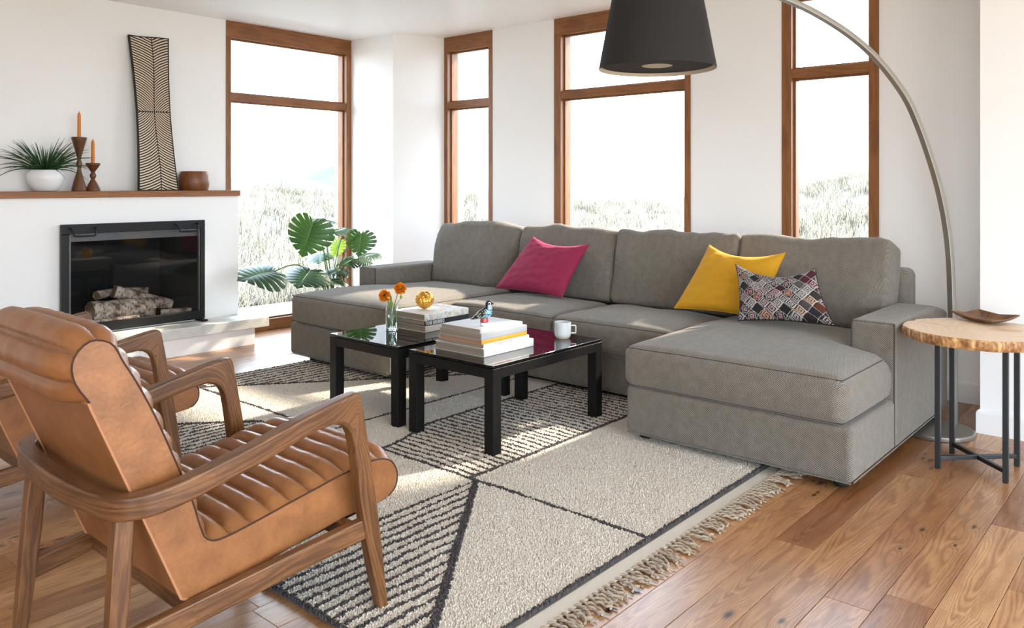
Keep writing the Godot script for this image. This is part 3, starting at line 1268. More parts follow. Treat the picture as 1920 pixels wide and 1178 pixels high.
# 1 where the pile is dark
func rug_dark(x: float, z: float) -> bool:
	var wob := 0.004 * rug_n.get_noise_2d(x * 6.0, z * 6.0)
	if z > RUG_F - 0.013 or x < RUG_L + 0.012: return true
	if x > RUG_R - 0.016: return true
	if absf(z + 2.43 + wob * 1.5) < 0.0075: return true
	if z < -2.43:
		if absf(x + 3.34 + wob) < 0.006: return true
		# ladder under the tables: bars across X between two rails
		if absf(x + 2.353 + wob) < 0.008: return true
		var lx := -2.925 - 0.13 * smoothstep(-2.43, -2.9, z)
		if absf(x - lx + wob) < 0.0075: return true
		if x > lx and x < -2.353:
			var q := fposmod(z + 2.43 + wob * 2.0 + 0.005 * sin(x * 9.0), 0.0445)
			if q < 0.0082: return true
		# back corner: bars along Z, cut by a diagonal
		var dz := lerpf(-2.46, -4.0, clampf((x + 4.62) / 1.17, 0, 1))
		if x < -3.45:
			if absf(z - dz) < 0.016: return true
			if z < dz and fposmod(x + 4.78 + wob * 2.0, 0.056) < 0.011: return true
	else:
		# front: bars along Z, cut by a thick diagonal
		var dx := -2.315 + (z + 2.427) * 0.767
		dx = maxf(dx, -9.0)
		var on := -2.315 + (-z - 2.427) * -0.767
		if absf(x - on) < 0.016 + wob: return true
		if x < on and x > -2.325:
			var q := fposmod(x + 2.321 + wob * 2.0, 0.0475)
			if q < 0.0098: return true
		# its mirror under the armchairs
		var on2 := -3.62 - (z + 2.427) * 0.9
		if absf(x - on2) < 0.018 + wob and z > -2.3: return true
		if x > on2 and x < -3.45 and fposmod(x + 3.45 + wob * 2.0, 0.0475) < 0.0098: return true
	return false


var rug_n := noise(401, 0.8, 2)


func build_rug() -> void:
	var root := thing("rug", "cream shag wool rug with charcoal line pattern and twisted fringe under the coffee tables", "rug", Vector3(-3.1, 0.001, -2.6))
	var b := Builder.new()
	block(b, Vector3(RUG_L + 0.006, 0.001, RUG_B), Vector3(RUG_R, 0.008, RUG_F - 0.006))
	part(b, "backing", M.rug_backing, root, true)
	b = Builder.new()
	block(b, Vector3(RUG_R, 0.001, RUG_B), Vector3(-1.413, 0.007, RUG_F - 0.02), 0.002)
	part(b, "flat_weave_band", M.rug_weave, root, true)
	# pile: one instanced tuft, coloured by the pattern
	var tb := Builder.new()
	var top := tb.vert(Vector3(0.001, 0.0125, 0), Vector3.UP)
	var rings := []
	for s in [[0.0036, 0.0], [0.0044, 0.006], [0.0030, 0.0106]]:
		var ring := []
		for k in 5:
			var a := TAU * k / 5.0
			var d := Vector3(cos(a), 0, sin(a))
			ring.append(tb.vert(d * s[0] + Vector3.UP * s[1], d + Vector3.UP * (0.3 + s[1] * 90.0)))
		rings.append(ring)
	for k in 5:
		var k2 := (k + 1) % 5
		for s in 2:
			tb.tri_ccw(rings[s][k], rings[s + 1][k], rings[s + 1][k2])
			tb.tri_ccw(rings[s][k], rings[s + 1][k2], rings[s][k2])
		tb.tri_ccw(rings[2][k], top, rings[2][k2])
	var mesh := tb.commit(M.rug_yarn, Vector3.ZERO)
	var r := RandomNumberGenerator.new()
	r.seed = 5
	var mm := MultiMesh.new()
	mm.transform_format = MultiMesh.TRANSFORM_3D
	mm.use_colors = true
	mm.mesh = mesh
	var st := 0.0058
	var nx := int((RUG_R - RUG_L) / st)
	var nz := int((RUG_F - RUG_B) / st)
	mm.instance_count = nx * nz
	var i := 0
	var dark := Color(0.055, 0.050, 0.052)
	for a in nx:
		for c in nz:
			var gx := RUG_L + (a + 0.5) * st
			var gz := RUG_B + (c + 0.5) * st
			var x := gx + r.randf_range(-0.3, 0.3) * st
			var z := gz + r.randf_range(-0.3, 0.3) * st
			var q := r.randf()
			var col := Color(0.62, 0.565, 0.485).lerp(Color(0.735, 0.685, 0.605), q)
			if q < 0.04: col = Color(0.50, 0.44, 0.37)
			var dk := rug_dark(gx, gz)
			if dk: col = dark.lerp(Color(0.10, 0.092, 0.092), r.randf())
			var t := Basis.from_euler(Vector3(r.randf_range(-0.32, 0.32), r.randf() * TAU, r.randf_range(-0.32, 0.32)))
			var sc := r.randf_range(0.80, 1.05) * (1.22 if dk else 1.0)
			mm.set_instance_transform(i, Transform3D(t.scaled(Vector3(sc, sc * r.randf_range(0.85, 1.2), sc)), Vector3(x, 0.006, z) - root.position))
			mm.set_instance_color(i, col)
			i += 1
	var o := MultiMeshInstance3D.new()
	o.name = "pile"
	o.multimesh = mm
	root.add_child(o)
	o.set_meta("kind", "stuff")
	# twisted tassels along the right edge
	var forms := []
	for k in 7:
		var t := Builder.new()
		for strand in 2:
			var pts := PackedVector3Array()
			var sway := r.randf_range(-0.022, 0.022)
			var bow := r.randf_range(-0.010, 0.010)
			for s in 13:
				var u := s / 12.0
				var ph := u * 15.0 + strand * PI
				pts.append(Vector3(u * 0.088, 0.0065 + 0.0028 * sin(ph) + 0.002 * sin(u * PI), sway * u * u + bow * sin(u * PI) + 0.0034 * cos(ph)))
			t.tube(pts, 0.0043, 6)
		var tip := Vector3(0.088, 0.005, 0)
		var f := r.randf_range(-0.02, 0.02)
		for s in 6:   # frayed end
			var d := Vector3(r.randf_range(0.010, 0.018), r.randf_range(-0.002, 0.001), r.randf_range(-0.005, 0.005))
			t.tube(PackedVector3Array([Vector3(0.084, 0.006, f * 0.0), tip + d * 0.5, tip + d]), PackedFloat32Array([0.0022, 0.0018, 0.0010]), 4)
		forms.append(t.commit(M.tassel_yarn, Vector3.ZERO))
	var z := RUG_F - 0.035
	var kk := 0
	while z > -3.6:
		var tm := MeshInstance3D.new()
		tm.mesh = forms[r.randi() % forms.size()]
		tm.name = "tassel" if kk == 0 else "tassel_%03d" % kk
		root.add_child(tm, true)
		tm.position = Vector3(-1.418, 0.001, z) - root.position
		tm.rotation.y = r.randf_range(-0.28, 0.28)
		tm.scale = Vector3(r.randf_range(0.88, 1.1), 1, 1 if r.randf() < 0.5 else -1)
		if tm.scale.z < 0: tm.scale.z = 1
		z -= r.randf_range(0.027, 0.034)
		kk += 1


# ---------------------------------------------------------------- sofa
# a stuffed box: faces swell, the top crowns; placed by tf after swelling
func stuffed(b: Builder, pipes: Array, size: Vector3, r: float, crown: float, swell: float, sd: int, tf: Transform3D, shape: Variant = null, welt := true, lump := 0.006, boxy := false) -> void:
	var h := size * 0.5
	var nz := noise(sd, 3.2, 2)
	var bend := func(p: Vector3) -> Vector3:
		var q := Vector3(p.x / h.x, p.y / h.y, p.z / h.z)
		var fx := 1.0 - pow(absf(q.x), 12.0 if boxy else 4.0)
		var fz := 1.0 - q.z * q.z * q.z * q.z
		var fy := 1.0 - q.y * q.y
		var d := Vector3((0.15 if boxy else 1.0) * swell * signf(p.x) * q.x * q.x * fy * fz, crown * fx * fz * maxf(q.y, 0.0) - 0.25 * crown * fx * fz * maxf(-q.y, 0.0), swell * signf(p.z) * q.z * q.z * fy * fx)
		var m := nz.get_noise_3d(p.x, p.y, p.z) * lump
		d += Vector3(0, 1, 0) * m * maxf(q.y, 0.0) + Vector3(0, 0, 1) * m * q.z
		var w := p + d
		if shape != null: w = shape.call(w, q)
		return tf * w
	b.box(Vector3.ZERO, size, r, 4, 0, Vector3i(16, 5, 16), bend)
	if not welt: return
	var e := r * 0.29
	for s in [1.0, -1.0]:
		var loop := PackedVector3Array()
		var cs := [Vector3(-h.x + e, s * (h.y - e), h.z - e), Vector3(h.x - e, s * (h.y - e), h.z - e), Vector3(h.x - e, s * (h.y - e), -h.z + e), Vector3(-h.x + e, s * (h.y - e), -h.z + e)]
		for k in 3:   # front, and both sides
			var a: Vector3 = cs[(k + 3) % 4]
			var c: Vector3 = cs[k]
			if k == 0:
				a = cs[3]
				c = cs[0]
			for t in 14:
				loop.append(bend.call(a.lerp(c, t / 14.0)))
		loop.append(bend.call(cs[2]))
		var pb := Builder.new()
		pb.tube(loop, 0.0021, 6)
		pipes.append(pb)


func build_sofa() -> void:
	var s := thing("sofa", "large grey-brown twill U-shaped sectional sofa with a chaise at each end and four back cushions", "sofa", Vector3(-3.02, 0, -4.3))
	var b := Builder.new()
	# bases
	for q in [[Vector3(-4.95, 0.05, -3.885), Vector3(-3.884, 0.274, -3.27)], [Vector3(-2.151, 0.05, -3.885), Vector3(-1.085, 0.274, -3.305)]]:
		b = Builder.new()
		var c: Vector3 = (q[0] + q[1]) * 0.5
		b.box(c, (q[1] - q[0]).abs(), 0.024, 4, 1)
		part(b, "chaise_base", M.sofa_cloth, s, true)
	b = Builder.new()
	b.box(Vector3(-3.0175, 0.162, -4.34), Vector3(3.462, 0.224, 0.93), 0.02, 3)
	part(b, "seat_base", M.sofa_cloth, s, true)
	for q in [[Vector3(-4.945, 0.052, -3.275), Vector3(-3.89, 0.052, -3.275)], [Vector3(-2.146, 0.052, -3.31), Vector3(-1.09, 0.052, -3.31)], [Vector3(-1.087, 0.052, -3.33), Vector3(-1.087, 0.052, -4.8)], [Vector3(-3.88, 0.052, -3.877), Vector3(-2.16, 0.052, -3.877)]]:
		b = Builder.new()
		b.tube(PackedVector3Array([q[0], q[1]]), 0.003, 6)
		part(b, "bottom_welt", M.sofa_cloth, s, true)
	# arms
	for q in [[-4.95, -4.752], [-1.285, -1.085]]:
		b = Builder.new()
		b.box(Vector3((q[0] + q[1]) * 0.5, 0.335, -4.362), Vector3(q[1] - q[0], 0.57, 0.957), 0.022, 4, 1, Vector3i(3, 4, 8), func(p: Vector3) -> Vector3:
			var k := smoothstep(-4.5, -4.84, p.z)
			return p + Vector3(0, -0.05 * k * k * clampf((p.y - 0.3) / 0.3, 0, 1), 0))
		part(b, "arm", M.sofa_cloth, s, true)
	for q in [[-4.95, -4.752], [-1.285, -1.085]]:
		var e := 0.006
		b = Builder.new()
		b.tube(PackedVector3Array([Vector3(q[0] + e, 0.28, -3.883 - e), Vector3(q[0] + e, 0.62 - e, -3.883 - e), Vector3(q[1] - e, 0.62 - e, -3.883 - e), Vector3(q[1] - e, 0.06, -3.883 - e)]), 0.0035, 6)
		part(b, "arm_welt", M.sofa_piping, s, true)
	# back frame
	b = Builder.new()
	b.box(Vector3(-3.0175, 0.42, -4.755), Vector3(3.56, 0.74, 0.17), 0.045, 4, 0)
	part(b, "back_frame", M.sofa_cloth, s, true)
	# seat cushions: two long ones that wrap in front of the arms, two square ones
	for k in 2:
		b = Builder.new()
		var x0: float = [-4.752, -2.158][k]
		var x1: float = [-3.878, -1.285][k]
		var zf: float = [-3.255, -3.288][k]
		var c := Vector3((x0 + x1) * 0.5, 0.374, (zf - 4.47) * 0.5)
		var side := -1.0 if k == 0 else 1.0
		var pipes := []
		stuffed(b, pipes, Vector3(x1 - x0, 0.200, zf + 4.47), 0.046, 0.034, 0.020, 500 + k, Transform3D(Basis.IDENTITY, c), func(w: Vector3, q: Vector3) -> Vector3:
			var z := w.z + c.z
			var wide := smoothstep(-3.90, -3.855, z)
			var f := clampf((w.x * side / ((x1 - x0) * 0.5) + 1.0) * 0.5, 0.0, 1.1)
			return w + Vector3(side * f * wide * 0.180, 0, 0))
		var cushion := part(b, "seat_cushion", M.sofa_cloth, s, true)
		for pb in pipes: part(pb, "welt", M.sofa_piping, cushion, false, s.position)
	for k in 2:
		b = Builder.new()
		var x0 := -3.882 + 0.866 * k
		var pipes := []
		stuffed(b, pipes, Vector3(0.862, 0.178, 0.665), 0.040, 0.036, 0.014, 510 + k, Transform3D(Basis.IDENTITY, Vector3(x0 + 0.433, 0.364, -4.137)))
		var cushion := part(b, "seat_cushion", M.sofa_cloth, s, true)
		for pb in pipes: part(pb, "welt", M.sofa_piping, cushion, false, s.position)
	# back cushions
	for k in 4:
		b = Builder.new()
		var x0 := -4.750 + 0.8665 * k
		var tf := Transform3D(Basis.from_euler(Vector3(deg_to_rad(-14.0 - [1.5, 0.0, -1.0, 0.0][k]), deg_to_rad([1.0, -1.2, 0.8, -0.5][k]), 0)), Vector3(x0 + 0.433, 0.690, -4.585 + [0.0, -0.008, 0.006, 0.0][k]))
		stuffed(b, [], Vector3(0.862, 0.480, 0.185), 0.030, 0.018, 0.036, 520 + k, tf, null, false, 0.026, true)
		part(b, "back_cushion", M.sofa_cloth, s, true)
	for p in [Vector2(-4.78, -3.36), Vector2(-3.96, -3.36), Vector2(-2.09, -3.40), Vector2(-1.16, -3.40), Vector2(-4.88, -4.76), Vector2(-1.16, -4.76), Vector2(-3.02, -3.98)]:
		b = Builder.new()
		b.lathe(Vector3(p.x, 0.0, p.y), PackedVector2Array([Vector2(0, 0.009), Vector2(0.030, 0.009), Vector2(0.034, 0.02), Vector2(0.036, 0.052), Vector2(0, 0.052)]), 16)
		part(b, "foot", M.dark_foot, s, true)


# ---------------------------------------------------------------- throw pillows
# c: top-left, top-right, bottom-right, bottom-left as seen from the front
func pillow(called: String, label: String, c: Array, thick: float, material: Material, pipe: Material, dent: float, sd: int) -> void:
	var mid: Vector3 = (c[0] + c[1] + c[2] + c[3]) * 0.25
	var low := minf(c[2].y, c[3].y)
	var o := thing(called, label, "pillow", Vector3(mid.x, low, mid.z))
	var ex: Vector3 = (c[1] + c[2] - c[0] - c[3]).normalized()
	var ey: Vector3 = (c[0] + c[1] - c[2] - c[3]).normalized()
	var nn := ex.cross(ey).normalized()
	var nz := noise(sd, 6.0, 2)
	var rim := func(u: float, w: float) -> Vector3:
		var p: Vector3 = c[3].lerp(c[2], u).lerp(c[0].lerp(c[1], u), w)
		var pu := 4.0 * u * (1.0 - u)
		var pw := 4.0 * w * (1.0 - w)
		p += ey * (0.022 * pu * (1.0 - 2.0 * w) * 0.7 - dent * pu * w * w)
		p += ex * 0.022 * pw * (1.0 - 2.0 * u) * 0.8
		return p
	for side in [1.0, -1.0]:
		var b := Builder.new()
		b.grid(36, 36, func(u0: float, w0: float) -> Vector3:
			var u := 0.5 - 0.5 * cos(u0 * PI)
			var w := 0.5 - 0.5 * cos(w0 * PI)
			var p: Vector3 = rim.call(u, w)
			var e := maxf(0.0, 16.0 * u * (1.0 - u) * w * (1.0 - w))
			var f := pow(e, 0.42)
			var wr := 0.012 * nz.get_noise_2d(u * 1.2 + side * 5.0, w * 1.2) * f
			# folds that run in from the corners
			var cr := 0.004 * sin((u - w) * 26.0) * exp(-absf(1.0 - u - w) * 7.0) * pow(e, 0.2) * (1.0 - e)
			return p + nn * side * (thick * 0.5 * f + wr + cr), false, false, 1, 1, side < 0.0)
		if side > 0.0:
			for i in b.uv.size():
				b.uv[i] = Vector2(0.5 - 0.5 * cos(b.uv[i].x * PI), 0.5 + 0.5 * cos(b.uv[i].y * PI))
		part(b, "front_panel" if side > 0 else "back_panel", material, o, true)
	var pb := Builder.new()
	var loop := PackedVector3Array()
	for k in 4:
		for t in 16:
			var f := t / 16.0
			loop.append(rim.call([f, 1.0, 1.0 - f, 0.0][k], [0.0, f, 1.0, 1.0 - f][k]))
	loop.append(loop[0])
	pb.tube(loop, 0.0035, 6, false)
	part(pb, "piping", pipe, o, true)


func build_pillows() -> void:
	pillow("throw_pillow", "magenta pink velvet square pillow leaning on the sofa back left of centre", [Vector3(-3.666, 0.879, -4.432), Vector3(-3.165, 0.847, -4.418), Vector3(-3.237, 0.504, -4.214), Vector3(-3.858, 0.512, -4.244)], 0.15, M.magenta_velvet, M.magenta_velvet, 0.035, 601)
	pillow("throw_pillow", "mustard yellow velvet square pillow leaning on the sofa behind the patterned pillow", [Vector3(-2.283, 0.887, -4.422), Vector3(-1.803, 0.868, -4.392), Vector3(-1.842, 0.522, -4.18), Vector3(-2.403, 0.519, -4.214)], 0.15, M.yellow_velvet, M.yellow_velvet, 0.045, 602)
	pillow("throw_pillow", "small oblong kilim pillow with hooked geometric pattern in front of the yellow pillow", [Vector3(-2.00, 0.806, -4.18), Vector3(-1.575, 0.809, -4.23), Vector3(-1.425, 0.545, -4.08), Vector3(-1.908, 0.526, -4.02)], 0.145, M.kilim, M.board_black, 0.06, 603)


# ---------------------------------------------------------------- coffee tables
func build_coffee_tables() -> void:
	for t in [[-3.685, "black square-legged coffee table with dark glass top, the left one holding the flower vase"], [-3.032, "black square-legged coffee table with dark glass top, the right one holding the white mug"]]:
		var x0: float = t[0]
		var x1 := x0 + 0.572
		var z0 := -3.552
		var z1 := -2.690
		var o := thing("coffee_table", t[1], "coffee table", Vector3((x0 + x1) / 2, 0.0, (z0 + z1) / 2), 0.0, "coffee tables side by side on the rug")
		var l := 0.056
		for p in [Vector2(x0, z0), Vector2(x1 - l, z0), Vector2(x0, z1 - l), Vector2(x1 - l, z1 - l)]:
			var b := Builder.new()
			block(b, Vector3(p.x, 0.012, p.y), Vector3(p.x + l, 0.410, p.y + l), 0.0025)
			part(b, "leg", M.table_black, o, true)
		for q in [[Vector3(x0 + l, 0.362, z0), Vector3(x1 - l, 0.410, z0 + 0.05)], [Vector3(x0 + l, 0.362, z1 - 0.05), Vector3(x1 - l, 0.410, z1)], [Vector3(x0, 0.362, z0 + l), Vector3(x0 + 0.05, 0.410, z1 - l)], [Vector3(x1 - 0.05, 0.362, z0 + l), Vector3(x1, 0.410, z1 - l)]]:
			var b := Builder.new()
			block(b, q[0] + Vector3(0, 0.0005, 0), q[1], 0.002)
			part(b, "apron", M.table_black, o, true)
		var b: Builder
		for p in [Vector2(x0 + 0.05, z0 + 0.05), Vector2(x1 - 0.05, z0 + 0.05), Vector2(x0 + 0.05, z1 - 0.05), Vector2(x1 - 0.05, z1 - 0.05)]:
			b = Builder.new()
			b.lathe(Vector3(p.x, 0.410, p.y), PackedVector2Array([Vector2(0, 0), Vector2(0.008, 0), Vector2(0.008, 0.004), Vector2(0, 0.004)]), 12)
			part(b, "clear_pad", M.glass_edge, o, true)
		b = Builder.new()
		block(b, Vector3(x0 + 0.001, 0.414, z0 + 0.001), Vector3(x1 - 0.001, 0.4248, z1 - 0.001), 0.0015)
		part(b, "glass_top", M.smoked_glass, o, true)


# a shut book lying flat, spine towards +X
func book(label: String, lo: Vector3, hi: Vector3, cover: Material, group: String, board := 0.0025, lettering := "", soft := false) -> Node3D:
	var o := thing("book", label, "book", Vector3((lo.x + hi.x) / 2, lo.y, (lo.z + hi.z) / 2), 0.0, group)
	var b := Builder.new()
	var h := 0.0 if soft else 0.003
	block(b, Vector3(lo.x, lo.y + 0.0002, lo.z), Vector3(hi.x - 0.002, lo.y + board, hi.z), 0.0006)
	part(b, "back_board", cover, o, true)
	b = Builder.new()
	block(b, Vector3(lo.x, hi.y - board, lo.z), Vector3(hi.x - 0.002, hi.y, hi.z), 0.0006)
	part(b, "front_board", cover, o, true)
	b = Builder.new()
	# rounded spine
	var sp := PackedVector2Array([Vector2(hi.x - 0.006, lo.y + 0.0002), Vector2(hi.x - 0.0015, lo.y + 0.0006), Vector2(hi.x, lo.y + 0.004), Vector2(hi.x, hi.y - 0.004), Vector2(hi.x - 0.0015, hi.y - 0.0004), Vector2(hi.x - 0.006, hi.y)])
	b.slab(sp, Vector3(0, 0, lo.z), Vector3(1, 0, 0), Vector3(0, 1, 0), hi.z - lo.z)
	part(b, "spine", cover, o, true)
	b = Builder.new()
	block(b, Vector3(lo.x + h, lo.y + board, lo.z + h), Vector3(hi.x - 0.004, hi.y - board, hi.z - h), 0.0004)
	part(b, "page_block", M.page_edge, o, true)
	if lettering:
		var tm := TextMesh.new()
		tm.text = lettering
		var font := SystemFont.new()
		font.font_names = PackedStringArray(["Droid Sans"])
		font.font_weight = 800
		tm.font = font
		tm.font_size = 32
		tm.pixel_size = 0.00092
		tm.depth = 0.0006
		tm.horizontal_alignment = HORIZONTAL_ALIGNMENT_LEFT
		tm.material = M.ink_white
		var n := MeshInstance3D.new()
		n.name = "spine_lettering"
		n.mesh = tm
		o.add_child(n)
		n.transform = Transform3D(Basis(Vector3(0, 0, -0.80), Vector3(0, 1.0, 0), Vector3(1, 0, 0)), Vector3(hi.x + 0.0002, (lo.y + hi.y) / 2, hi.z - 0.004) - o.position)
		n.set_meta("label", "white capital letters on the spine")
	return o


func build_table_items() -> void:
	var g := "coffee-table books stacked beside the gold ball"
	var y := 0.4250
	book("cream-spined book with honey-coloured page edges, bottom of the stack under the gold ball", Vector3(-3.565, y, -3.36), Vector3(-3.298, y + 0.035, -3.052), M.cover_cream, g)
	book("charcoal book with white spine lettering, middle of the stack under the gold ball", Vector3(-3.57, y + 0.0352, -3.40), Vector3(-3.304, y + 0.064, -3.050), M.cover_charcoal, g, 0.003, "TOM MUNRO")
	book("pale floral-covered book on top of the stack, carrying the gold ball", Vector3(-3.565, y + 0.0642, -3.392), Vector3(-3.298, y + 0.101, -3.046), M.cover_floral, g)
	g = "coffee-table books stacked under the ceramic bird"
	book("thick white book, bottom of the stack under the ceramic bird", Vector3(-2.955, y, -3.165), Vector3(-2.615, y + 0.0395, -2.797), M.paper_white, g)
	var bk := book("thin white paperback with tiny red marks on its spine, below the orange book", Vector3(-2.945, y + 0.0397, -3.150), Vector3(-2.632, y + 0.058, -2.812), M.paper_white, g, 0.001, "", true)
	var r := RandomNumberGenerator.new()
	r.seed = 14
	var ib := Builder.new()
	for k in 11:   # small red print, too faint to read
		var z := -2.895 - k * 0.0115
		block(ib, Vector3(-2.6322, y + 0.0455, z), Vector3(-2.6317, y + 0.0455 + r.randf_range(0.004, 0.0075), z - r.randf_range(0.002, 0.006)), 0.0001)
	part(ib, "red_print", M.ink_red, bk, true).set_meta("kind", "stuff")
	book("slim orange book in the middle of the stack under the ceramic bird", Vector3(-2.925, y + 0.0582, -3.135), Vector3(-2.634, y + 0.0775, -2.800), M.cover_orange, g)
	book("thick pale grey book, second from the top under the ceramic bird", Vector3(-2.925, y + 0.0777, -3.135), Vector3(-2.634, y + 0.111, -2.797), M.paper_grey, g)
	book("white softcover book on top of the stack, carrying the ceramic bird", Vector3(-2.905, y + 0.1112, -3.105), Vector3(-2.638, y + 0.131, -2.795), M.paper_white, g, 0.001, "", true)
	gold_ball(Vector3(-3.452, 0.5262, -3.185))
	bird(Vector3(-2.705, 0.5562, -2.885))
	mug(Vector3(-2.632, 0.4250, -3.432))
	vase(Vector3(-3.508, 0.4250, -2.985))


func gold_ball(at: Vector3) -> void:
	var o := thing("decorative_ball", "gold ball of overlapping folded leaves on the floral book", "ornament", at)
	var c := Vector3(0, 0.056, 0)
	var b := Builder.new()
	b.lathe(c, arc_profile(0.047, 14), 20)
	part(b, "core", M.gold_shadow, o)
	b = Builder.new()
	var rows := 9
	for i in rows:
		var lat := lerpf(1.38, -1.38, i / float(rows - 1))
		var cnt := maxi(4, int(round(14.0 * cos(lat))))
		for k in cnt:
			var lon := TAU * (k + 0.5 * (i % 2)) / cnt + i * 0.21
			var nn := Vector3(cos(lat) * cos(lon), sin(lat), cos(lat) * sin(lon))
			var dn := Vector3(sin(lat) * cos(lon), -cos(lat), sin(lat) * sin(lon))
			var sd := nn.cross(dn)
			# a folded, pointed scale with a raised ridge
			b.grid(4, 5, func(u: float, w: float) -> Vector3:
				var s := (u - 0.5) * 2.0
				var wide := 0.0140 * sin(clampf(w * 0.93 + 0.10, 0, 1) * PI * 0.97)
				return c + (nn + (dn * (w - 0.35) * 0.62 + sd * s * wide * 22.0)).normalized() * (0.0488 + 0.0068 * w - 0.0048 * absf(s)), false, false, 1, 1, true)
	part(b, "leaf_scales", M.gold_leaf, o).set_meta("kind", "stuff")


static func arc_profile(r: float, n: int) -> PackedVector2Array:
	var p := PackedVector2Array()
	for k in n + 1:
		var a := -PI / 2 + PI * k / n
		p.append(Vector2(maxf(r * cos(a), 0.0), r * sin(a)))
	return p


func bird(at: Vector3) -> void:
	# faces to the right of the room's view
	var o := thing("bird_figurine", "small glazed ceramic bird with dark back, blue speckled breast and red collar on top book", "figurine", at, deg_to_rad(41.1))
	var nz := noise(701, 1.0, 2)
	# spine of the body: tail to head, each with half height and half width
	var st := [[-0.062, 0.031, 0.002, 0.006], [-0.048, 0.036, 0.007, 0.011], [-0.030, 0.045, 0.014, 0.017], [-0.010, 0.055, 0.022, 0.023], [0.008, 0.061, 0.027, 0.026], [0.020, 0.068, 0.026, 0.024], [0.0265, 0.082, 0.021, 0.020], [0.027, 0.096, 0.0175, 0.0172], [0.0275, 0.108, 0.0165, 0.0165]]
	var path := PackedVector3Array()
	var hh := PackedVector2Array()
	for s in st:
		path.append(Vector3(s[0], s[1], 0))
		hh.append(Vector2(s[3], s[2]))
	path = curve(path, 5)
	hh = curve2(hh, 5)
	var b := Builder.new()
	var np := path.size() - 1
	b.grid(20, np, func(u: float, w: float) -> Vector3:
		var i := int(round(w * np))
		var t := (path[mini(i + 1, np)] - path[maxi(i - 1, 0)]).normalized()
		t = t.lerp(Vector3(0.55, 0.83, 0) if w > 0.6 else Vector3(1, 0.35, 0), 0.5).normalized()
		var up := Vector3(-t.y, t.x, 0)
		var a := u * TAU
		return path[i] + Vector3(0, 0, 1) * hh[i].x * cos(a) - up * hh[i].y * sin(a), true, false)
	for i in b.v.size():   # painted glaze: dark back with pale rings, blue speckled breast
		var p := b.v[i]
		var back := p.y - 0.060 - p.x * 0.75
		var col := Color(0.06, 0.22, 0.34)
		var sp := nz.get_noise_3d(p.x * 300.0, p.y * 300.0, p.z * 300.0)
		if sp > 0.05: col = Color(0.36, 0.60, 0.66)
		if sp < -0.25: col = Color(0.02, 0.05, 0.12)
		if p.x < 0.012 and back > -0.006:
			col = Color(0.018, 0.018, 0.016)
			if sp > 0.30: col = Color(0.55, 0.55, 0.50)
		if p.x > 0.0 and p.y > 0.083:
			col = Color(0.018, 0.018, 0.020) if p.x < 0.026 else Color(0.40, 0.52, 0.56)
		b.col[i] = col
	part(b, "body", M.glazed_paint, o)
	b = Builder.new()
	b.tint = Color(0.03, 0.03, 0.035)
	b.lathe(Vector3(0.0275, 0.108, 0), arc_profile(0.0170, 12), 18)
	part(b, "head", M.glazed_paint, o)
	for sd in [1.0, -1.0]:
		var e := Builder.new()
		e.tint = Color(0.82, 0.84, 0.82)
		e.xf = Transform3D(Basis(Vector3.RIGHT, sd * PI / 2), Vector3(0.031, 0.109, sd * 0.0135))
		e.lathe(Vector3.ZERO, PackedVector2Array([Vector2(0, 0), Vector2(0.0085, 0), Vector2(0.0075, 0.0025), Vector2(0.0050, 0.0030)]), 16)
		e.tint = Color(0.02, 0.02, 0.02)
		e.lathe(Vector3.ZERO, PackedVector2Array([Vector2(0.0050, 0.0030), Vector2(0.003, 0.0042), Vector2(0, 0.0045)]), 16)
		part(e, "eye", M.glazed_paint, o)
	b = Builder.new()
	b.tint = Color(0.03, 0.03, 0.03)
	b.tube(PackedVector3Array([Vector3(0.040, 0.109, 0), Vector3(0.048, 0.108, 0), Vector3(0.055, 0.1055, 0)]), PackedFloat32Array([0.0055, 0.0038, 0.0008]), 8)
	part(b, "beak", M.glazed_paint, o)
	for sd in [1.0, -1.0]:
		var wb := Builder.new()
		wb.grid(10, 8, func(u: float, w: float) -> Vector3:
			var x := lerpf(0.012, -0.050, u)
			var half := 0.013 * sin(clampf(u * 0.9 + 0.1, 0, 1) * PI) + 0.001
			var yy := lerpf(0.066, 0.040, u) + (w - 0.5) * 2.0 * half
			return Vector3(x, yy, sd * (lerpf(0.0265, 0.010, u * u) + 0.002 * sin(w * PI))), false, false, 1, 1, sd > 0)
		for i in wb.v.size():
			var q := wb.v[i]
			var ring := sin(q.x * 420.0) * sin(q.y * 420.0)
			wb.col[i] = Color(0.50, 0.52, 0.47) if ring > 0.55 else (Color(0.10, 0.11, 0.03) if ring < -0.5 else Color(0.02, 0.02, 0.018))
		part(wb, "wing", M.glazed_paint, o)
	b = Builder.new()
	b.tint = Color(0.45, 0.05, 0.04)
	b.lathe(Vector3(0.006, 0.016, 0), PackedVector2Array([Vector2(0, 0), Vector2(0.020, 0), Vector2(0.021, 0.004), Vector2(0.018, 0.022)]), 20)
	part(b, "collar", M.glazed_paint, o)
	b = Builder.new()
	b.lathe(Vector3(0.006, 0, 0), PackedVector2Array([Vector2(0, 0), Vector2(0.0205, 0), Vector2(0.021, 0.001), Vector2(0.021, 0.015), Vector2(0.020, 0.016), Vector2(0, 0.016)]), 24)
	part(b, "foot", M.white_glaze, o)


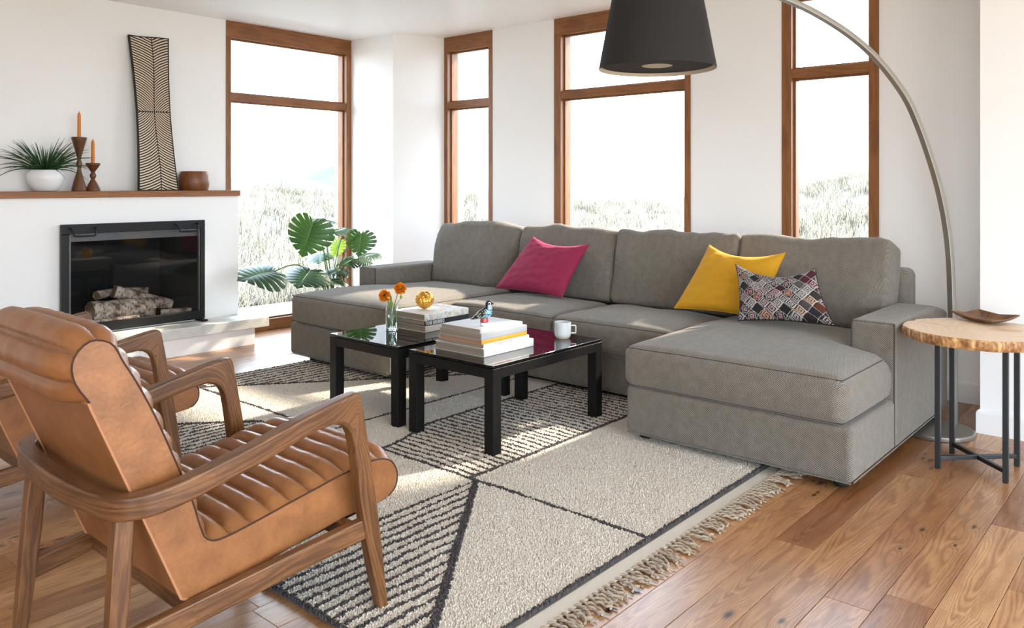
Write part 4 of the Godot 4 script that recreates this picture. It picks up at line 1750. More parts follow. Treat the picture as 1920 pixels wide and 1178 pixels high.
func mug(at: Vector3) -> void:
	var o := thing("mug", "white ceramic mug with squared handle and raw clay base on right coffee table", "mug", at, deg_to_rad(41.1))
	var b := Builder.new()
	b.lathe(Vector3.ZERO, mug_profile(), 36)
	part(b, "body", M.white_china, o)
	b = Builder.new()
	b.lathe(Vector3.ZERO, PackedVector2Array([Vector2(0, 0), Vector2(0.031, 0), Vector2(0.033, 0.001), Vector2(0.0415, 0.0125), Vector2(0.0405, 0.0135), Vector2(0, 0.0135)]), 36)
	part(b, "base", M.raw_china, o)
	b = Builder.new()
	var loop := rounded(PackedVector2Array([Vector2(0.036, 0.028), Vector2(0.070, 0.028), Vector2(0.070, 0.068), Vector2(0.036, 0.068)]), [0.0, 0.006, 0.006, 0.0], 4)
	var p3 := PackedVector3Array()
	for q in loop: p3.append(Vector3(q.x, q.y, 0))
	b.sweep(p3, rect_section(0.014, 0.0055, 0.002, 2), ups_for_loop(p3))
	part(b, "handle", M.white_china, o)


static func mug_profile() -> PackedVector2Array:   # outside from below, over the lip, down inside
	return PackedVector2Array([Vector2(0.0405, 0.0130), Vector2(0.0435, 0.0185), Vector2(0.0446, 0.027), Vector2(0.0446, 0.084), Vector2(0.0440, 0.0868), Vector2(0.0428, 0.0876), Vector2(0.0416, 0.0868), Vector2(0.0412, 0.080), Vector2(0.0412, 0.030), Vector2(0.036, 0.018), Vector2(0, 0.0165)])


static func ups_for_loop(p: PackedVector3Array) -> PackedVector3Array:   # in-plane normals of a path in the xy plane
	var u := PackedVector3Array()
	for i in p.size():
		var t := (p[mini(i + 1, p.size() - 1)] - p[maxi(i - 1, 0)]).normalized()
		u.append(Vector3(-t.y, t.x, 0))
	return u


func vase(at: Vector3) -> void:
	var o := thing("vase", "clear glass cylinder vase of water on the left coffee table", "vase", at)
	var b := Builder.new()
	b.lathe(Vector3.ZERO, PackedVector2Array([Vector2(0, 0.0003), Vector2(0.033, 0.0003), Vector2(0.0350, 0.002), Vector2(0.0352, 0.140), Vector2(0.0342, 0.1415), Vector2(0.0330, 0.140), Vector2(0.0328, 0.011), Vector2(0.031, 0.009), Vector2(0, 0.009)]), 40)
	part(b, "glass", M.vase_glass, o)
	b = Builder.new()
	b.lathe(Vector3.ZERO, PackedVector2Array([Vector2(0, 0.0093), Vector2(0.0308, 0.0093), Vector2(0.0325, 0.0115), Vector2(0.0325, 0.088), Vector2(0, 0.088)]), 40)
	part(b, "water", M.water, o)
	# flowers stand in the vase: things of their own
	var fl := [
		[Vector3(-0.036, 0.197, 0.020), Vector3(-0.10, 0.30, 0.9), "orange ranunculus with dark centre, the left and lower bloom in the vase", true],
		[Vector3(0.045, 0.232, -0.022), Vector3(0.25, 0.45, 0.75), "orange ranunculus with green-yellow centre, the right and higher bloom in the vase", false]]
	for k in 2:
		flower(at, fl[k][0], (Basis(Vector3.UP, deg_to_rad(41.1)) * fl[k][1]).normalized(), fl[k][2], fl[k][3], k)
	var s := thing("flower_bud", "closed yellow-green ranunculus bud on a thin side stem in the vase", "flower", at)
	b = Builder.new()
	var ax := Basis(Vector3.UP, deg_to_rad(41.1))
	b.tube(curve(PackedVector3Array([ax * Vector3(-0.012, 0.012, 0.004), ax * Vector3(0.006, 0.09, -0.004), ax * Vector3(0.030, 0.150, -0.01), ax * Vector3(0.052, 0.178, -0.012)]), 5), 0.0014, 6)
	part(b, "stem", M.stem_green, s)
	b = Builder.new()
	b.tint = Color(0.42, 0.46, 0.06)
	b.lathe(ax * Vector3(0.052, 0.186, -0.012), PackedVector2Array([Vector2(0, -0.010), Vector2(0.006, -0.008), Vector2(0.009, 0), Vector2(0.007, 0.007), Vector2(0, 0.011)]), 12)
	part(b, "bud", M.petal, s)
	for q in [[Vector3(-0.004, 0.10, 0.0), Vector3(-0.006, 0.205, 0.002)], [Vector3(0.004, 0.06, 0.01), Vector3(0.022, 0.125, 0.012)], [Vector3(0.0, 0.02, -0.012), Vector3(-0.022, 0.072, -0.012)], [Vector3(0.008, 0.02, 0.012), Vector3(0.024, 0.078, 0.010)]]:
		var p0: Vector3 = ax * q[0]
		var p1: Vector3 = ax * q[1]
		var sd: Vector3 = ax * Vector3(1, 0.1, 0.3).normalized()
		b = Builder.new()
		b.tint = Color(0.16, 0.30, 0.05)
		b.grid(8, 4, func(u: float, w: float) -> Vector3:
			return p0.lerp(p1, u) + sd * (w - 0.5) * 0.020 * sin(clampf(u * 0.95 + 0.05, 0, 1) * PI) * (1.0 + 0.35 * sin(u * 17.0)))
		part(b, "leaf", M.petal, s)


func flower(at: Vector3, head: Vector3, face: Vector3, label: String, dark: bool, sd: int) -> void:
	var o := thing("ranunculus", label, "flower", at, 0.0, "")
	head = Basis(Vector3.UP, deg_to_rad(41.1)) * head
	var b := Builder.new()
	b.tube(curve(PackedVector3Array([Vector3(head.x * -0.4, 0.0115, head.z * -0.4), Vector3(0, 0.08, 0), head * 0.55 + Vector3(0, 0.055, 0), head - face * 0.010]), 6), 0.0022, 8)
	part(b, "stem", M.stem_green, o)
	var r := RandomNumberGenerator.new()
	r.seed = 800 + sd
	var ex := face.cross(Vector3.UP).normalized()
	var ey := ex.cross(face)
	b = Builder.new()
	for ring in 7:
		var cnt: int = [8, 9, 8, 8, 7, 6, 5][ring]
		var wide_r: float = [0.0375, 0.0345, 0.0300, 0.0250, 0.0195, 0.0140, 0.0090][ring]
		var high: float = [0.000, 0.008, 0.0145, 0.0190, 0.0215, 0.0225, 0.0220][ring]
		for k in cnt:
			var an := TAU * (k + r.randf_range(-0.2, 0.2)) / cnt + ring * 0.45
			var rr := wide_r * r.randf_range(0.93, 1.07)
			var hh := high + r.randf_range(-0.0015, 0.0015)
			var span := TAU / cnt * 0.78
			var deep := Color(0.72, 0.14, 0.004).lerp(Color(0.86, 0.27, 0.004), r.randf())
			var tipc := Color(0.93, 0.42, 0.008).lerp(Color(0.95, 0.56, 0.03), r.randf())
			var base := b.v.size()
			var nv := 6
			b.grid(6, nv, func(u: float, w: float) -> Vector3:
				var s := (u - 0.5) * 2.0
				var tipd := 1.0 - 0.16 * s * s * w           # rounded petal end
				var a2 := an + s * span * (0.25 + 0.75 * pow(w, 0.5)) * 0.62
				var out := rr * sin(minf(w, 1.0) * 1.75) * tipd
				var up := hh * pow(w, 1.5) * tipd - 0.006 * (1.0 - w) + 0.0012 * sin(s * 5.0 + k) * w
				return head + (ex * cos(a2) + ey * sin(a2)) * out + face * up, false, false)
			for i in range(base, b.v.size()):
				var w := float((i - base) % (nv + 1)) / nv
				b.col[i] = deep.lerp(tipc, clampf(w * w * w * 1.05, 0, 1))
	part(b, "petals", M.petal, o).set_meta("kind", "stuff")
	b = Builder.new()
	b.tint = Color(0.05, 0.02, 0.01) if dark else Color(0.40, 0.42, 0.05)
	b.xf = Transform3D(Basis(ex, face, ex.cross(face)), head + face * 0.007)
	b.lathe(Vector3.ZERO, arc_profile(0.0065, 8), 12)
	part(b, "flower_centre", M.petal, o)


# ---------------------------------------------------------------- leather armchairs
# chair axes: faces -Z, origin on the floor between the legs
func build_armchairs() -> void:
	var first := thing("armchair", "tan channel-tufted leather armchair with walnut frame, nearest, seen from behind", "armchair", Vector3(-2.19, 0.0, -1.30), 0.0, "")
	var zo := 1.30
	# side profile of the seat shell (z, y): over the top of the back, down its front, along the seat and round its nose
	var raw := PackedVector2Array([Vector2(-0.738, 0.758), Vector2(-0.705, 0.812), Vector2(-0.703, 0.862), Vector2(-0.738, 0.897), Vector2(-0.785, 0.885), Vector2(-0.812, 0.838), Vector2(-0.842, 0.786), Vector2(-0.889, 0.690), Vector2(-0.944, 0.556), Vector2(-0.979, 0.466), Vector2(-1.000, 0.395), Vector2(-1.016, 0.362), Vector2(-1.050, 0.348), Vector2(-1.131, 0.357), Vector2(-1.273, 0.382), Vector2(-1.466, 0.414), Vector2(-1.555, 0.420), Vector2(-1.612, 0.404), Vector2(-1.640, 0.362), Vector2(-1.634, 0.318), Vector2(-1.600, 0.294)])
	for i in raw.size(): raw[i].x += zo
	var prof := curve2(raw, 10)
	var cum := PackedFloat32Array([0.0])
	for i in range(1, prof.size()): cum.append(cum[i - 1] + prof[i].distance_to(prof[i - 1]))
	var total: float = cum[cum.size() - 1]
	var at_s := func(s: float) -> Array:   # point and outward normal at arc length s
		s = clampf(s, 0.0, total)
		var k := cum.bsearch(s)
		k = clampi(k, 1, prof.size() - 1)
		var f := (s - cum[k - 1]) / maxf(cum[k] - cum[k - 1], 1e-6)
		var a := prof[clampi(k - 2, 0, prof.size() - 1)]
		var c := prof[clampi(k + 1, 0, prof.size() - 1)]
		var t := (c - a).normalized()
		return [prof[k - 1].lerp(prof[k], f), Vector2(t.y, -t.x)]
	var hw := 0.287
	var channels := 25
	var cw := total / channels
	var wrinkle := noise(901, 9.0, 3)
	var b := Builder.new()
	b.grid(channels * 12, 40, func(u: float, w: float) -> Vector3:
		# cluster samples near the grooves and the side seams
		var s := u * total
		var x := (0.5 - 0.5 * cos(w * PI)) * 2.0 - 1.0
		var ph := fposmod(s / cw, 1.0)
		var pn: Array = at_s.call(s)
		var p: Vector2 = pn[0]
		var nn: Vector2 = pn[1]
		var puff := pow(maxf(sin(ph * PI), 0.0), 0.55)
		var ax := absf(x)
		var fade := 1.0 - pow(ax, 14.0)
		var crown := 1.0 - pow(ax, 5.0)
		var off := (0.028 * puff * (0.35 + 0.65 * (1.0 - pow(ax, 8.0))) + 0.010 * crown) * fade
		off += 0.0035 * wrinkle.get_noise_2d(x * 1.2, s * 0.7) * puff * fade
		off += 0.0016 * sin(x * 60.0 + 3.0 * wrinkle.get_noise_2d(s, x)) * (1.0 - puff) * fade
		return Vector3(x * hw, p.y + nn.y * off, p.x + nn.x * off), false, false, total, 1, false)
	# which way is out: towards the sitter
	var mid := b.n[(channels * 8) * 41 + 20]
	if mid.y < 0.0:
		for i in b.n.size(): b.n[i] = -b.n[i]
		for i in range(0, b.idx.size(), 3):
			var k := b.idx[i + 1]
			b.idx[i + 1] = b.idx[i + 2]
			b.idx[i + 2] = k
	part(b, "channel_cushion", M.leather, first)
	# dark stitching sunk in each groove
	for k in range(1, channels):
		b = Builder.new()
		var pn: Array = at_s.call(k * cw)
		var pts := PackedVector3Array()
		for j in 25:
			var x := (0.5 - 0.5 * cos(j / 24.0 * PI)) * 2.0 - 1.0
			var off := 0.010 * (1.0 - pow(absf(x), 5.0)) * (1.0 - pow(absf(x), 14.0)) - 0.0012
			pts.append(Vector3(x * hw, pn[0].y + pn[1].y * off, pn[0].x + pn[1].x * off))
		b.tube(pts, 0.0014, 5, false)
		part(b, "channel_stitching", M.leather_seam, first)
	# side panels
	var under := PackedVector2Array([Vector2(-1.557, 0.288), Vector2(-1.433, 0.283), Vector2(-1.115, 0.231), Vector2(-0.970, 0.226), Vector2(-0.950, 0.240), Vector2(-0.816, 0.562)])
	for i in under.size(): under[i].x += zo
	var outline := PackedVector2Array()
	for i in range(0, prof.size(), 2): outline.append(prof[i])
	for q in under: outline.append(q)
	for sd in [1.0, -1.0]:
		b = Builder.new()
		var tri := Geometry2D.triangulate_polygon(outline)
		var pts := PackedVector3Array()
		for q in outline: pts.append(Vector3(sd * hw, q.y, q.x))
		var sum := 0.0
		for i in outline.size(): sum += outline[i].cross(outline[(i + 1) % outline.size()])
		# (z, y) pairs: a positive turn faces -X
		if (sum > 0.0) == (sd > 0.0): pts.reverse()
		b.flat(pts)
		part(b, "side_panel", M.leather, first)
	# back panel and underside
	b = Builder.new()
	b.grid(20, 20, func(u: float, w: float) -> Vector3:
		var x := (u - 0.5) * 2.0
		var p := Vector2(-0.736 + zo, 0.760).lerp(Vector2(-0.952 + zo, 0.235), w)
		var bulge := 0.012 * (1.0 - x * x) * sin(w * PI)
		return Vector3(x * hw, p.y + bulge * 0.3, p.x + bulge), false, false, 1, 1, true)
	part(b, "back_panel", M.leather, first)
	b = Builder.new()
	b.flat(PackedVector3Array([Vector3(-hw, 0.292, -1.60 + zo), Vector3(hw, 0.292, -1.60 + zo), Vector3(hw, 0.228, -1.0 + zo), Vector3(-hw, 0.228, -1.0 + zo)]))
	part(b, "underside", M.leather_seam, first)
	# piping round the back panel and along the side seams
	for sd in [1.0, -1.0]:
		b = Builder.new()
		var pts := PackedVector3Array()
		for i in range(0, prof.size(), 3): pts.append(Vector3(sd * (hw + 0.0005), prof[i].y, prof[i].x))
		b.tube(pts, 0.0022, 6, false)
		part(b, "side_seam", M.leather_seam, first)
	b = Builder.new()
	var ring := PackedVector3Array([Vector3(-hw, 0.757, -0.735 + zo), Vector3(-hw * 0.5, 0.763, -0.730 + zo), Vector3(0, 0.765, -0.728 + zo), Vector3(hw * 0.5, 0.763, -0.730 + zo), Vector3(hw, 0.757, -0.735 + zo), Vector3(hw, 0.562, -0.816 + zo), Vector3(hw, 0.236, -0.950 + zo), Vector3(hw, 0.228, -0.965 + zo), Vector3(-hw, 0.228, -0.965 + zo), Vector3(-hw, 0.236, -0.950 + zo), Vector3(-hw, 0.562, -0.816 + zo), Vector3(-hw, 0.757, -0.735 + zo)])
	b.tube(ring, 0.0038, 6, false)
	part(b, "back_piping", M.leather_piping, first)
	# arm rail in one bent piece: down to the joint in each front leg, along the arm and round behind the back
	var sec := rounded(PackedVector2Array([Vector2(-1, -1), Vector2(1, -1), Vector2(1, 1), Vector2(-1, 1)]), 0.30, 4)
	# outer and inner edge of arm front and leg, in (z, y), from the arm down to the foot
	var pairs := [[-1.30, 0.628, -1.30, 0.575], [-1.345, 0.638, -1.345, 0.5785], [-1.385, 0.6455, -1.376, 0.5705], [-1.415, 0.6500, -1.396, 0.556], [-1.431, 0.6490, -1.407, 0.538], [-1.4395, 0.640, -1.412, 0.520], [-1.446, 0.610, -1.416, 0.500], [-1.4515, 0.580, -1.419, 0.485], [-1.470, 0.480, -1.427, 0.430], [-1.488, 0.380, -1.437, 0.350], [-1.509, 0.250, -1.456, 0.245], [-1.527, 0.120, -1.483, 0.118], [-1.542, 0.0, -1.512, 0.0]]
	var front := func(sd: float, k: int) -> Array:
		var q: Array = pairs[k]
		var o3 := Vector3(sd * 0.347, q[1] + 0.0095, q[0] + zo)
		var i3 := Vector3(sd * 0.347, q[3] + 0.0095, q[2] + zo)
		var taper := 1.0 if k < 8 else lerpf(1.0, 0.80, (k - 8) / 4.0)
		return [(o3 + i3) * 0.5, Vector3(0.0205 * taper, 0, 0), (o3 - i3) * 0.5]
	var half := PackedVector3Array([Vector3(0.348, 0.598, -1.24), Vector3(0.350, 0.568, -1.12), Vector3(0.351, 0.543, -1.0), Vector3(0.350, 0.525, -0.91), Vector3(0.338, 0.515, -0.845), Vector3(0.306, 0.509, -0.805), Vector3(0.25, 0.505, -0.787), Vector3(0.12, 0.502, -0.776), Vector3(0.0, 0.501, -0.773)])
	var path := PackedVector3Array()
	for q in half: path.append(q + Vector3(0, 0, zo))
	for i in range(half.size() - 2, -1, -1): path.append(Vector3(-half[i].x, half[i].y, half[i].z + zo))
	path = curve(path, 6)
	var run := []
	for k in range(7, -1, -1):
		var f: Array = front.call(1.0, k)
		run.append([f[0], -f[1], f[2]])
	for i in path.size():
		var t := (path[mini(i + 1, path.size() - 1)] - path[maxi(i - 1, 0)]).normalized()
		var side := t.cross(Vector3.UP).normalized()
		var q := absf(2.0 * i / (path.size() - 1) - 1.0)
		run.append([path[i], side * lerpf(0.0235, 0.0205, q), side.cross(t).normalized() * lerpf(0.0285, 0.0265, q)])
	for k in 8:
		var f: Array = front.call(-1.0, k)
		run.append([f[0], f[1], f[2]])
	b = Builder.new()
	b.loft(run, sec)
	part(b, "arm_rail", M.chair_walnut, first)
	for sd in [1.0, -1.0]:
		b = Builder.new()
		var lg := []
		for k in range(7, pairs.size()):
			var f: Array = front.call(sd, k)
			lg.append([f[0], f[1], f[2]])
		b.loft(lg, sec)
		part(b, "front_leg", M.chair_walnut, first)
		b = Builder.new()
		var lp := PackedVector3Array([Vector3(sd * 0.272, 0.478, -0.815 + zo), Vector3(sd * 0.278, 0.30, -0.803 + zo), Vector3(sd * 0.284, 0.12, -0.787 + zo), Vector3(sd * 0.288, 0.0, -0.775 + zo)])
		b.sweep(lp, rect_section(0.040, 0.046, 0.007, 3), Vector3(0, 0, 1), PackedVector2Array([Vector2(1, 1), Vector2(0.95, 1), Vector2(0.82, 0.85), Vector2(0.7, 0.7)]))
		part(b, "rear_leg", M.chair_walnut, first)
		b = Builder.new()
		var spth := PackedVector3Array([Vector3(sd * 0.345, 0.262, -1.462 + zo), Vector3(sd * 0.332, 0.238, -1.23 + zo), Vector3(sd * 0.312, 0.208, -1.0 + zo), Vector3(sd * 0.292, 0.180, -0.80 + zo)])
		b.sweep(spth, rect_section(0.030, 0.058, 0.006, 3), Vector3.UP)
		part(b, "side_stretcher", M.chair_walnut, first)
	b = Builder.new()
	b.box(Vector3(0, 0.258, -1.43 + zo), Vector3(0.66, 0.046, 0.032), 0.005, 3, 0)
	part(b, "cross_rail", M.chair_walnut, first)
	b = Builder.new()
	b.box(Vector3(0, 0.200, -0.985 + zo), Vector3(0.61, 0.050, 0.030), 0.005, 3, 0)
	part(b, "cross_rail", M.chair_walnut, first)
	var second: Node3D = first.duplicate()
	second.name = numbered("armchair")
	add_child(second, true)
	second.position = Vector3(-3.585, 0.0, -1.385)
	second.rotation.y = deg_to_rad(0.0)
	tag(second, "tan leather walnut armchair nearer the fireplace, mostly hidden behind the other", "armchair")


# ---------------------------------------------------------------- arc lamp
func build_lamp() -> void:
	var root := Vector3(-1.0, 0, -4.58)
	var tip := Vector3(-1.877, 0, -3.14)
	var dir := (tip - root).normalized()
	var o := thing("arc_floor_lamp", "tall brushed nickel arc floor lamp with large black shade, based beside the sofa arm", "floor lamp", Vector3(-1.05, 0, -4.46))
	var b := Builder.new()
	b.lathe(Vector3(-1.05, 0.0, -4.46), PackedVector2Array([Vector2(0, 0.0005), Vector2(0.168, 0.0005), Vector2(0.1715, 0.003), Vector2(0.1715, 0.021), Vector2(0.169, 0.024), Vector2(0.160, 0.0255), Vector2(0, 0.027)]), 56)
	part(b, "base", M.nickel, o, true)
	b = Builder.new()
	var arc := [[0, 0.025], [0.001, 0.30], [0.010, 0.56], [0.021, 0.83], [0.044, 1.022], [0.090, 1.212], [0.148, 1.374], [0.225, 1.548], [0.312, 1.695], [0.462, 1.852], [0.621, 1.966], [0.808, 2.058], [0.989, 2.122], [1.2, 2.172], [1.45, 2.196], [1.690, 2.186]]
	var path := PackedVector3Array()
	for q in arc: path.append(root + dir * q[0] + Vector3.UP * q[1])
	path = curve(path, 6)
	var ups := PackedVector3Array()
	var flat_side := dir.cross(Vector3.UP).normalized()
	for i in path.size(): ups.append(flat_side)
	b.sweep(path, rect_section(0.025, 0.034, 0.004, 2), ups)
	part(b, "arc_pole", M.nickel, o, true)
	b = Builder.new()
	b.tube(PackedVector3Array([tip + Vector3.UP * 2.19, tip + Vector3.UP * 2.03]), 0.011, 12)
	b.lathe(tip, PackedVector2Array([Vector2(0, 1.96), Vector2(0.020, 1.96), Vector2(0.022, 1.97), Vector2(0.022, 2.04), Vector2(0.018, 2.05), Vector2(0, 2.05)]), 20)
	for k in 3:
		var a := TAU * k / 3.0
		b.tube(PackedVector3Array([tip + Vector3(0, 2.105, 0), tip + Vector3(cos(a) * 0.191, 2.117, sin(a) * 0.191)]), 0.0022, 6)
	part(b, "lamp_holder", M.nickel, o, true)
	b = Builder.new()
	b.lathe(tip, PackedVector2Array([Vector2(0.2595, 1.766), Vector2(0.2605, 1.769), Vector2(0.1945, 2.122), Vector2(0.1925, 2.124)]), 64)
	part(b, "shade", M.shade_cloth, o, true)
	b = Builder.new()
	b.lathe(tip, PackedVector2Array([Vector2(0.1925, 2.124), Vector2(0.1910, 2.120), Vector2(0.2550, 1.769), Vector2(0.2595, 1.766)]), 64)
	part(b, "shade_lining", M.shade_lining, o, true)
	b = Builder.new()
	b.lathe(tip, PackedVector2Array([Vector2(0.2440, 1.781), Vector2(0.2440, 1.786), Vector2(0, 1.786)]), 64)
	b.lathe(tip, PackedVector2Array([Vector2(0.068, 1.781), Vector2(0.2440, 1.781)]), 64)
	part(b, "diffuser", M.diffuser, o, true)
	b = Builder.new()
	b.lathe(tip, PackedVector2Array([Vector2(0, 1.783), Vector2(0.066, 1.783), Vector2(0.068, 1.781)]), 40)
	part(b, "light_opening", M.shade_lining, o, true)


# ---------------------------------------------------------------- side table
func build_side_table() -> void:
	var c := Vector3(-0.785, 0, -4.03)
	var o := thing("side_table", "round live-edge wood slab side table on black metal legs, right of the sofa", "side table", c)
	var nz := noise(951, 1.0, 3)
	var out := PackedVector2Array()
	for k in 96:
		var a := TAU * k / 96.0
		var r := 0.300 * (1.0 + 0.055 * nz.get_noise_2d(cos(a) * 1.4, sin(a) * 1.4) + 0.012 * nz.get_noise_2d(cos(a) * 7.0, sin(a) * 7.0))
		# a shallow cleft in the far left of the rim
		r -= 0.020 * exp(-pow(wrapf(a - deg_to_rad(168.0), -PI, PI) / 0.10, 2.0))
		out.append(Vector2(cos(a), sin(a)) * r)
	var b := Builder.new()
	var edge := Builder.new()
	var n := out.size()
	var lay := [[0.565, 0.965], [0.570, 0.985], [0.585, 1.0], [0.600, 1.0], [0.607, 0.994], [0.6105, 0.982]]
	edge.grid(n, lay.size() - 1, func(u: float, w: float) -> Vector3:
		var i := int(round(u * n)) % n
		var l: Array = lay[int(round(w * (lay.size() - 1)))]
		var bump := 0.004 * nz.get_noise_2d(i * 0.9, w * 5.0) * sin(w * PI)
		var q: Vector2 = out[i] * (l[1] + bump * 3.0)
		return Vector3(q.x, l[0], -q.y), true, false, 6.0, 1.0)
	part(edge, "live_edge", M.slab_edge, o)
	var pts := PackedVector3Array()
	for q in out: pts.append(Vector3(q.x * 0.982, 0.6105, -q.y * 0.982))
	b.flat(pts)
	for i in b.uv.size(): b.uv[i] = Vector2(b.v[i].x, b.v[i].z) + Vector2(0.3, 0.3)
	part(b, "slab", M.slab_top, o)
	b = Builder.new()
	pts.clear()
	for q in out: pts.append(Vector3(q.x * 0.965, 0.565, -q.y * 0.965))
	pts.reverse()
	b.flat(pts)
	part(b, "slab_underside", M.slab_edge, o)
	# the drying crack that runs in from the rim
	b = Builder.new()
	b.flat(PackedVector3Array([Vector3(-0.285, 0.6108, -0.055), Vector3(-0.19, 0.6108, -0.027), Vector3(-0.10, 0.6108, 0.002), Vector3(-0.19, 0.6108, -0.031)]))
	part(b, "crack", M.soil, o)
	var d := 0.129
	for q in [Vector2(d, d), Vector2(-d, d), Vector2(d, -d), Vector2(-d, -d)]:
		b = Builder.new()
		b.box(Vector3(q.x, 0.283, q.y), Vector3(0.022, 0.564, 0.022), 0.002, 2)
		part(b, "leg", M.anthracite, o)
	for s in [1.0, -1.0]:
		b = Builder.new()
		var e := d - 0.006
		b.sweep(PackedVector3Array([Vector3(-e, 0.046, -e * s), Vector3(e, 0.046, e * s)]), rect_section(0.018, 0.018 if s > 0 else 0.0176, 0.002, 2), Vector3.UP)
		part(b, "cross_bar", M.anthracite, o)
	# folded wooden tray
	var t := thing("tray", "small carved wooden tray with upturned corners on the round side table", "tray", Vector3(-0.805, 0.6112, -4.265))
	var cl := Vector3(-0.135, 0.034, 0.005)
	var cf := Vector3(0.055, 0.020, 0.120)
	var cr := Vector3(0.135, 0.036, -0.035)
	var ck := Vector3(-0.045, 0.034, -0.125)
	var form := func(u: float, w: float, lift: float) -> Vector3:
		var p := cl.lerp(cf, u).lerp(ck.lerp(cr, u), w)
		var eu := absf(2.0 * u - 1.0)
		var ew := absf(2.0 * w - 1.0)
		var rise := maxf(pow(eu, 5.0), pow(ew, 5.0))
		var in_c := Vector3(0, 0, 0)
		p = Vector3(p.x, 0, p.z).lerp(in_c, 0.22 * (1.0 - rise)) + Vector3(0, p.y * rise * (0.70 + 0.30 * eu * ew) + lift, 0)
		return p
	b = Builder.new()
	b.grid(28, 28, func(u: float, w: float) -> Vector3: return form.call(u, w, 0.0045), false, false, 0.3, 0.25)
	b.grid(28, 28, func(u: float, w: float) -> Vector3:
		var p: Vector3 = form.call(u, w, 0.0)
		return p + Vector3(p.x, 0, p.z) * 0.02, false, false, 0.3, 0.25, true)
	var rimp := PackedVector3Array()
	for k in 4:
		for i in 28:
			var f := i / 28.0
			rimp.append(form.call([f, 1.0, 1.0 - f, 0.0][k], [0.0, f, 1.0, 1.0 - f][k], 0.0025))
	rimp.append(rimp[0])
	b.tube(rimp, 0.0032, 6, false)
	part(b, "tray_body", M.tray_wood, t)


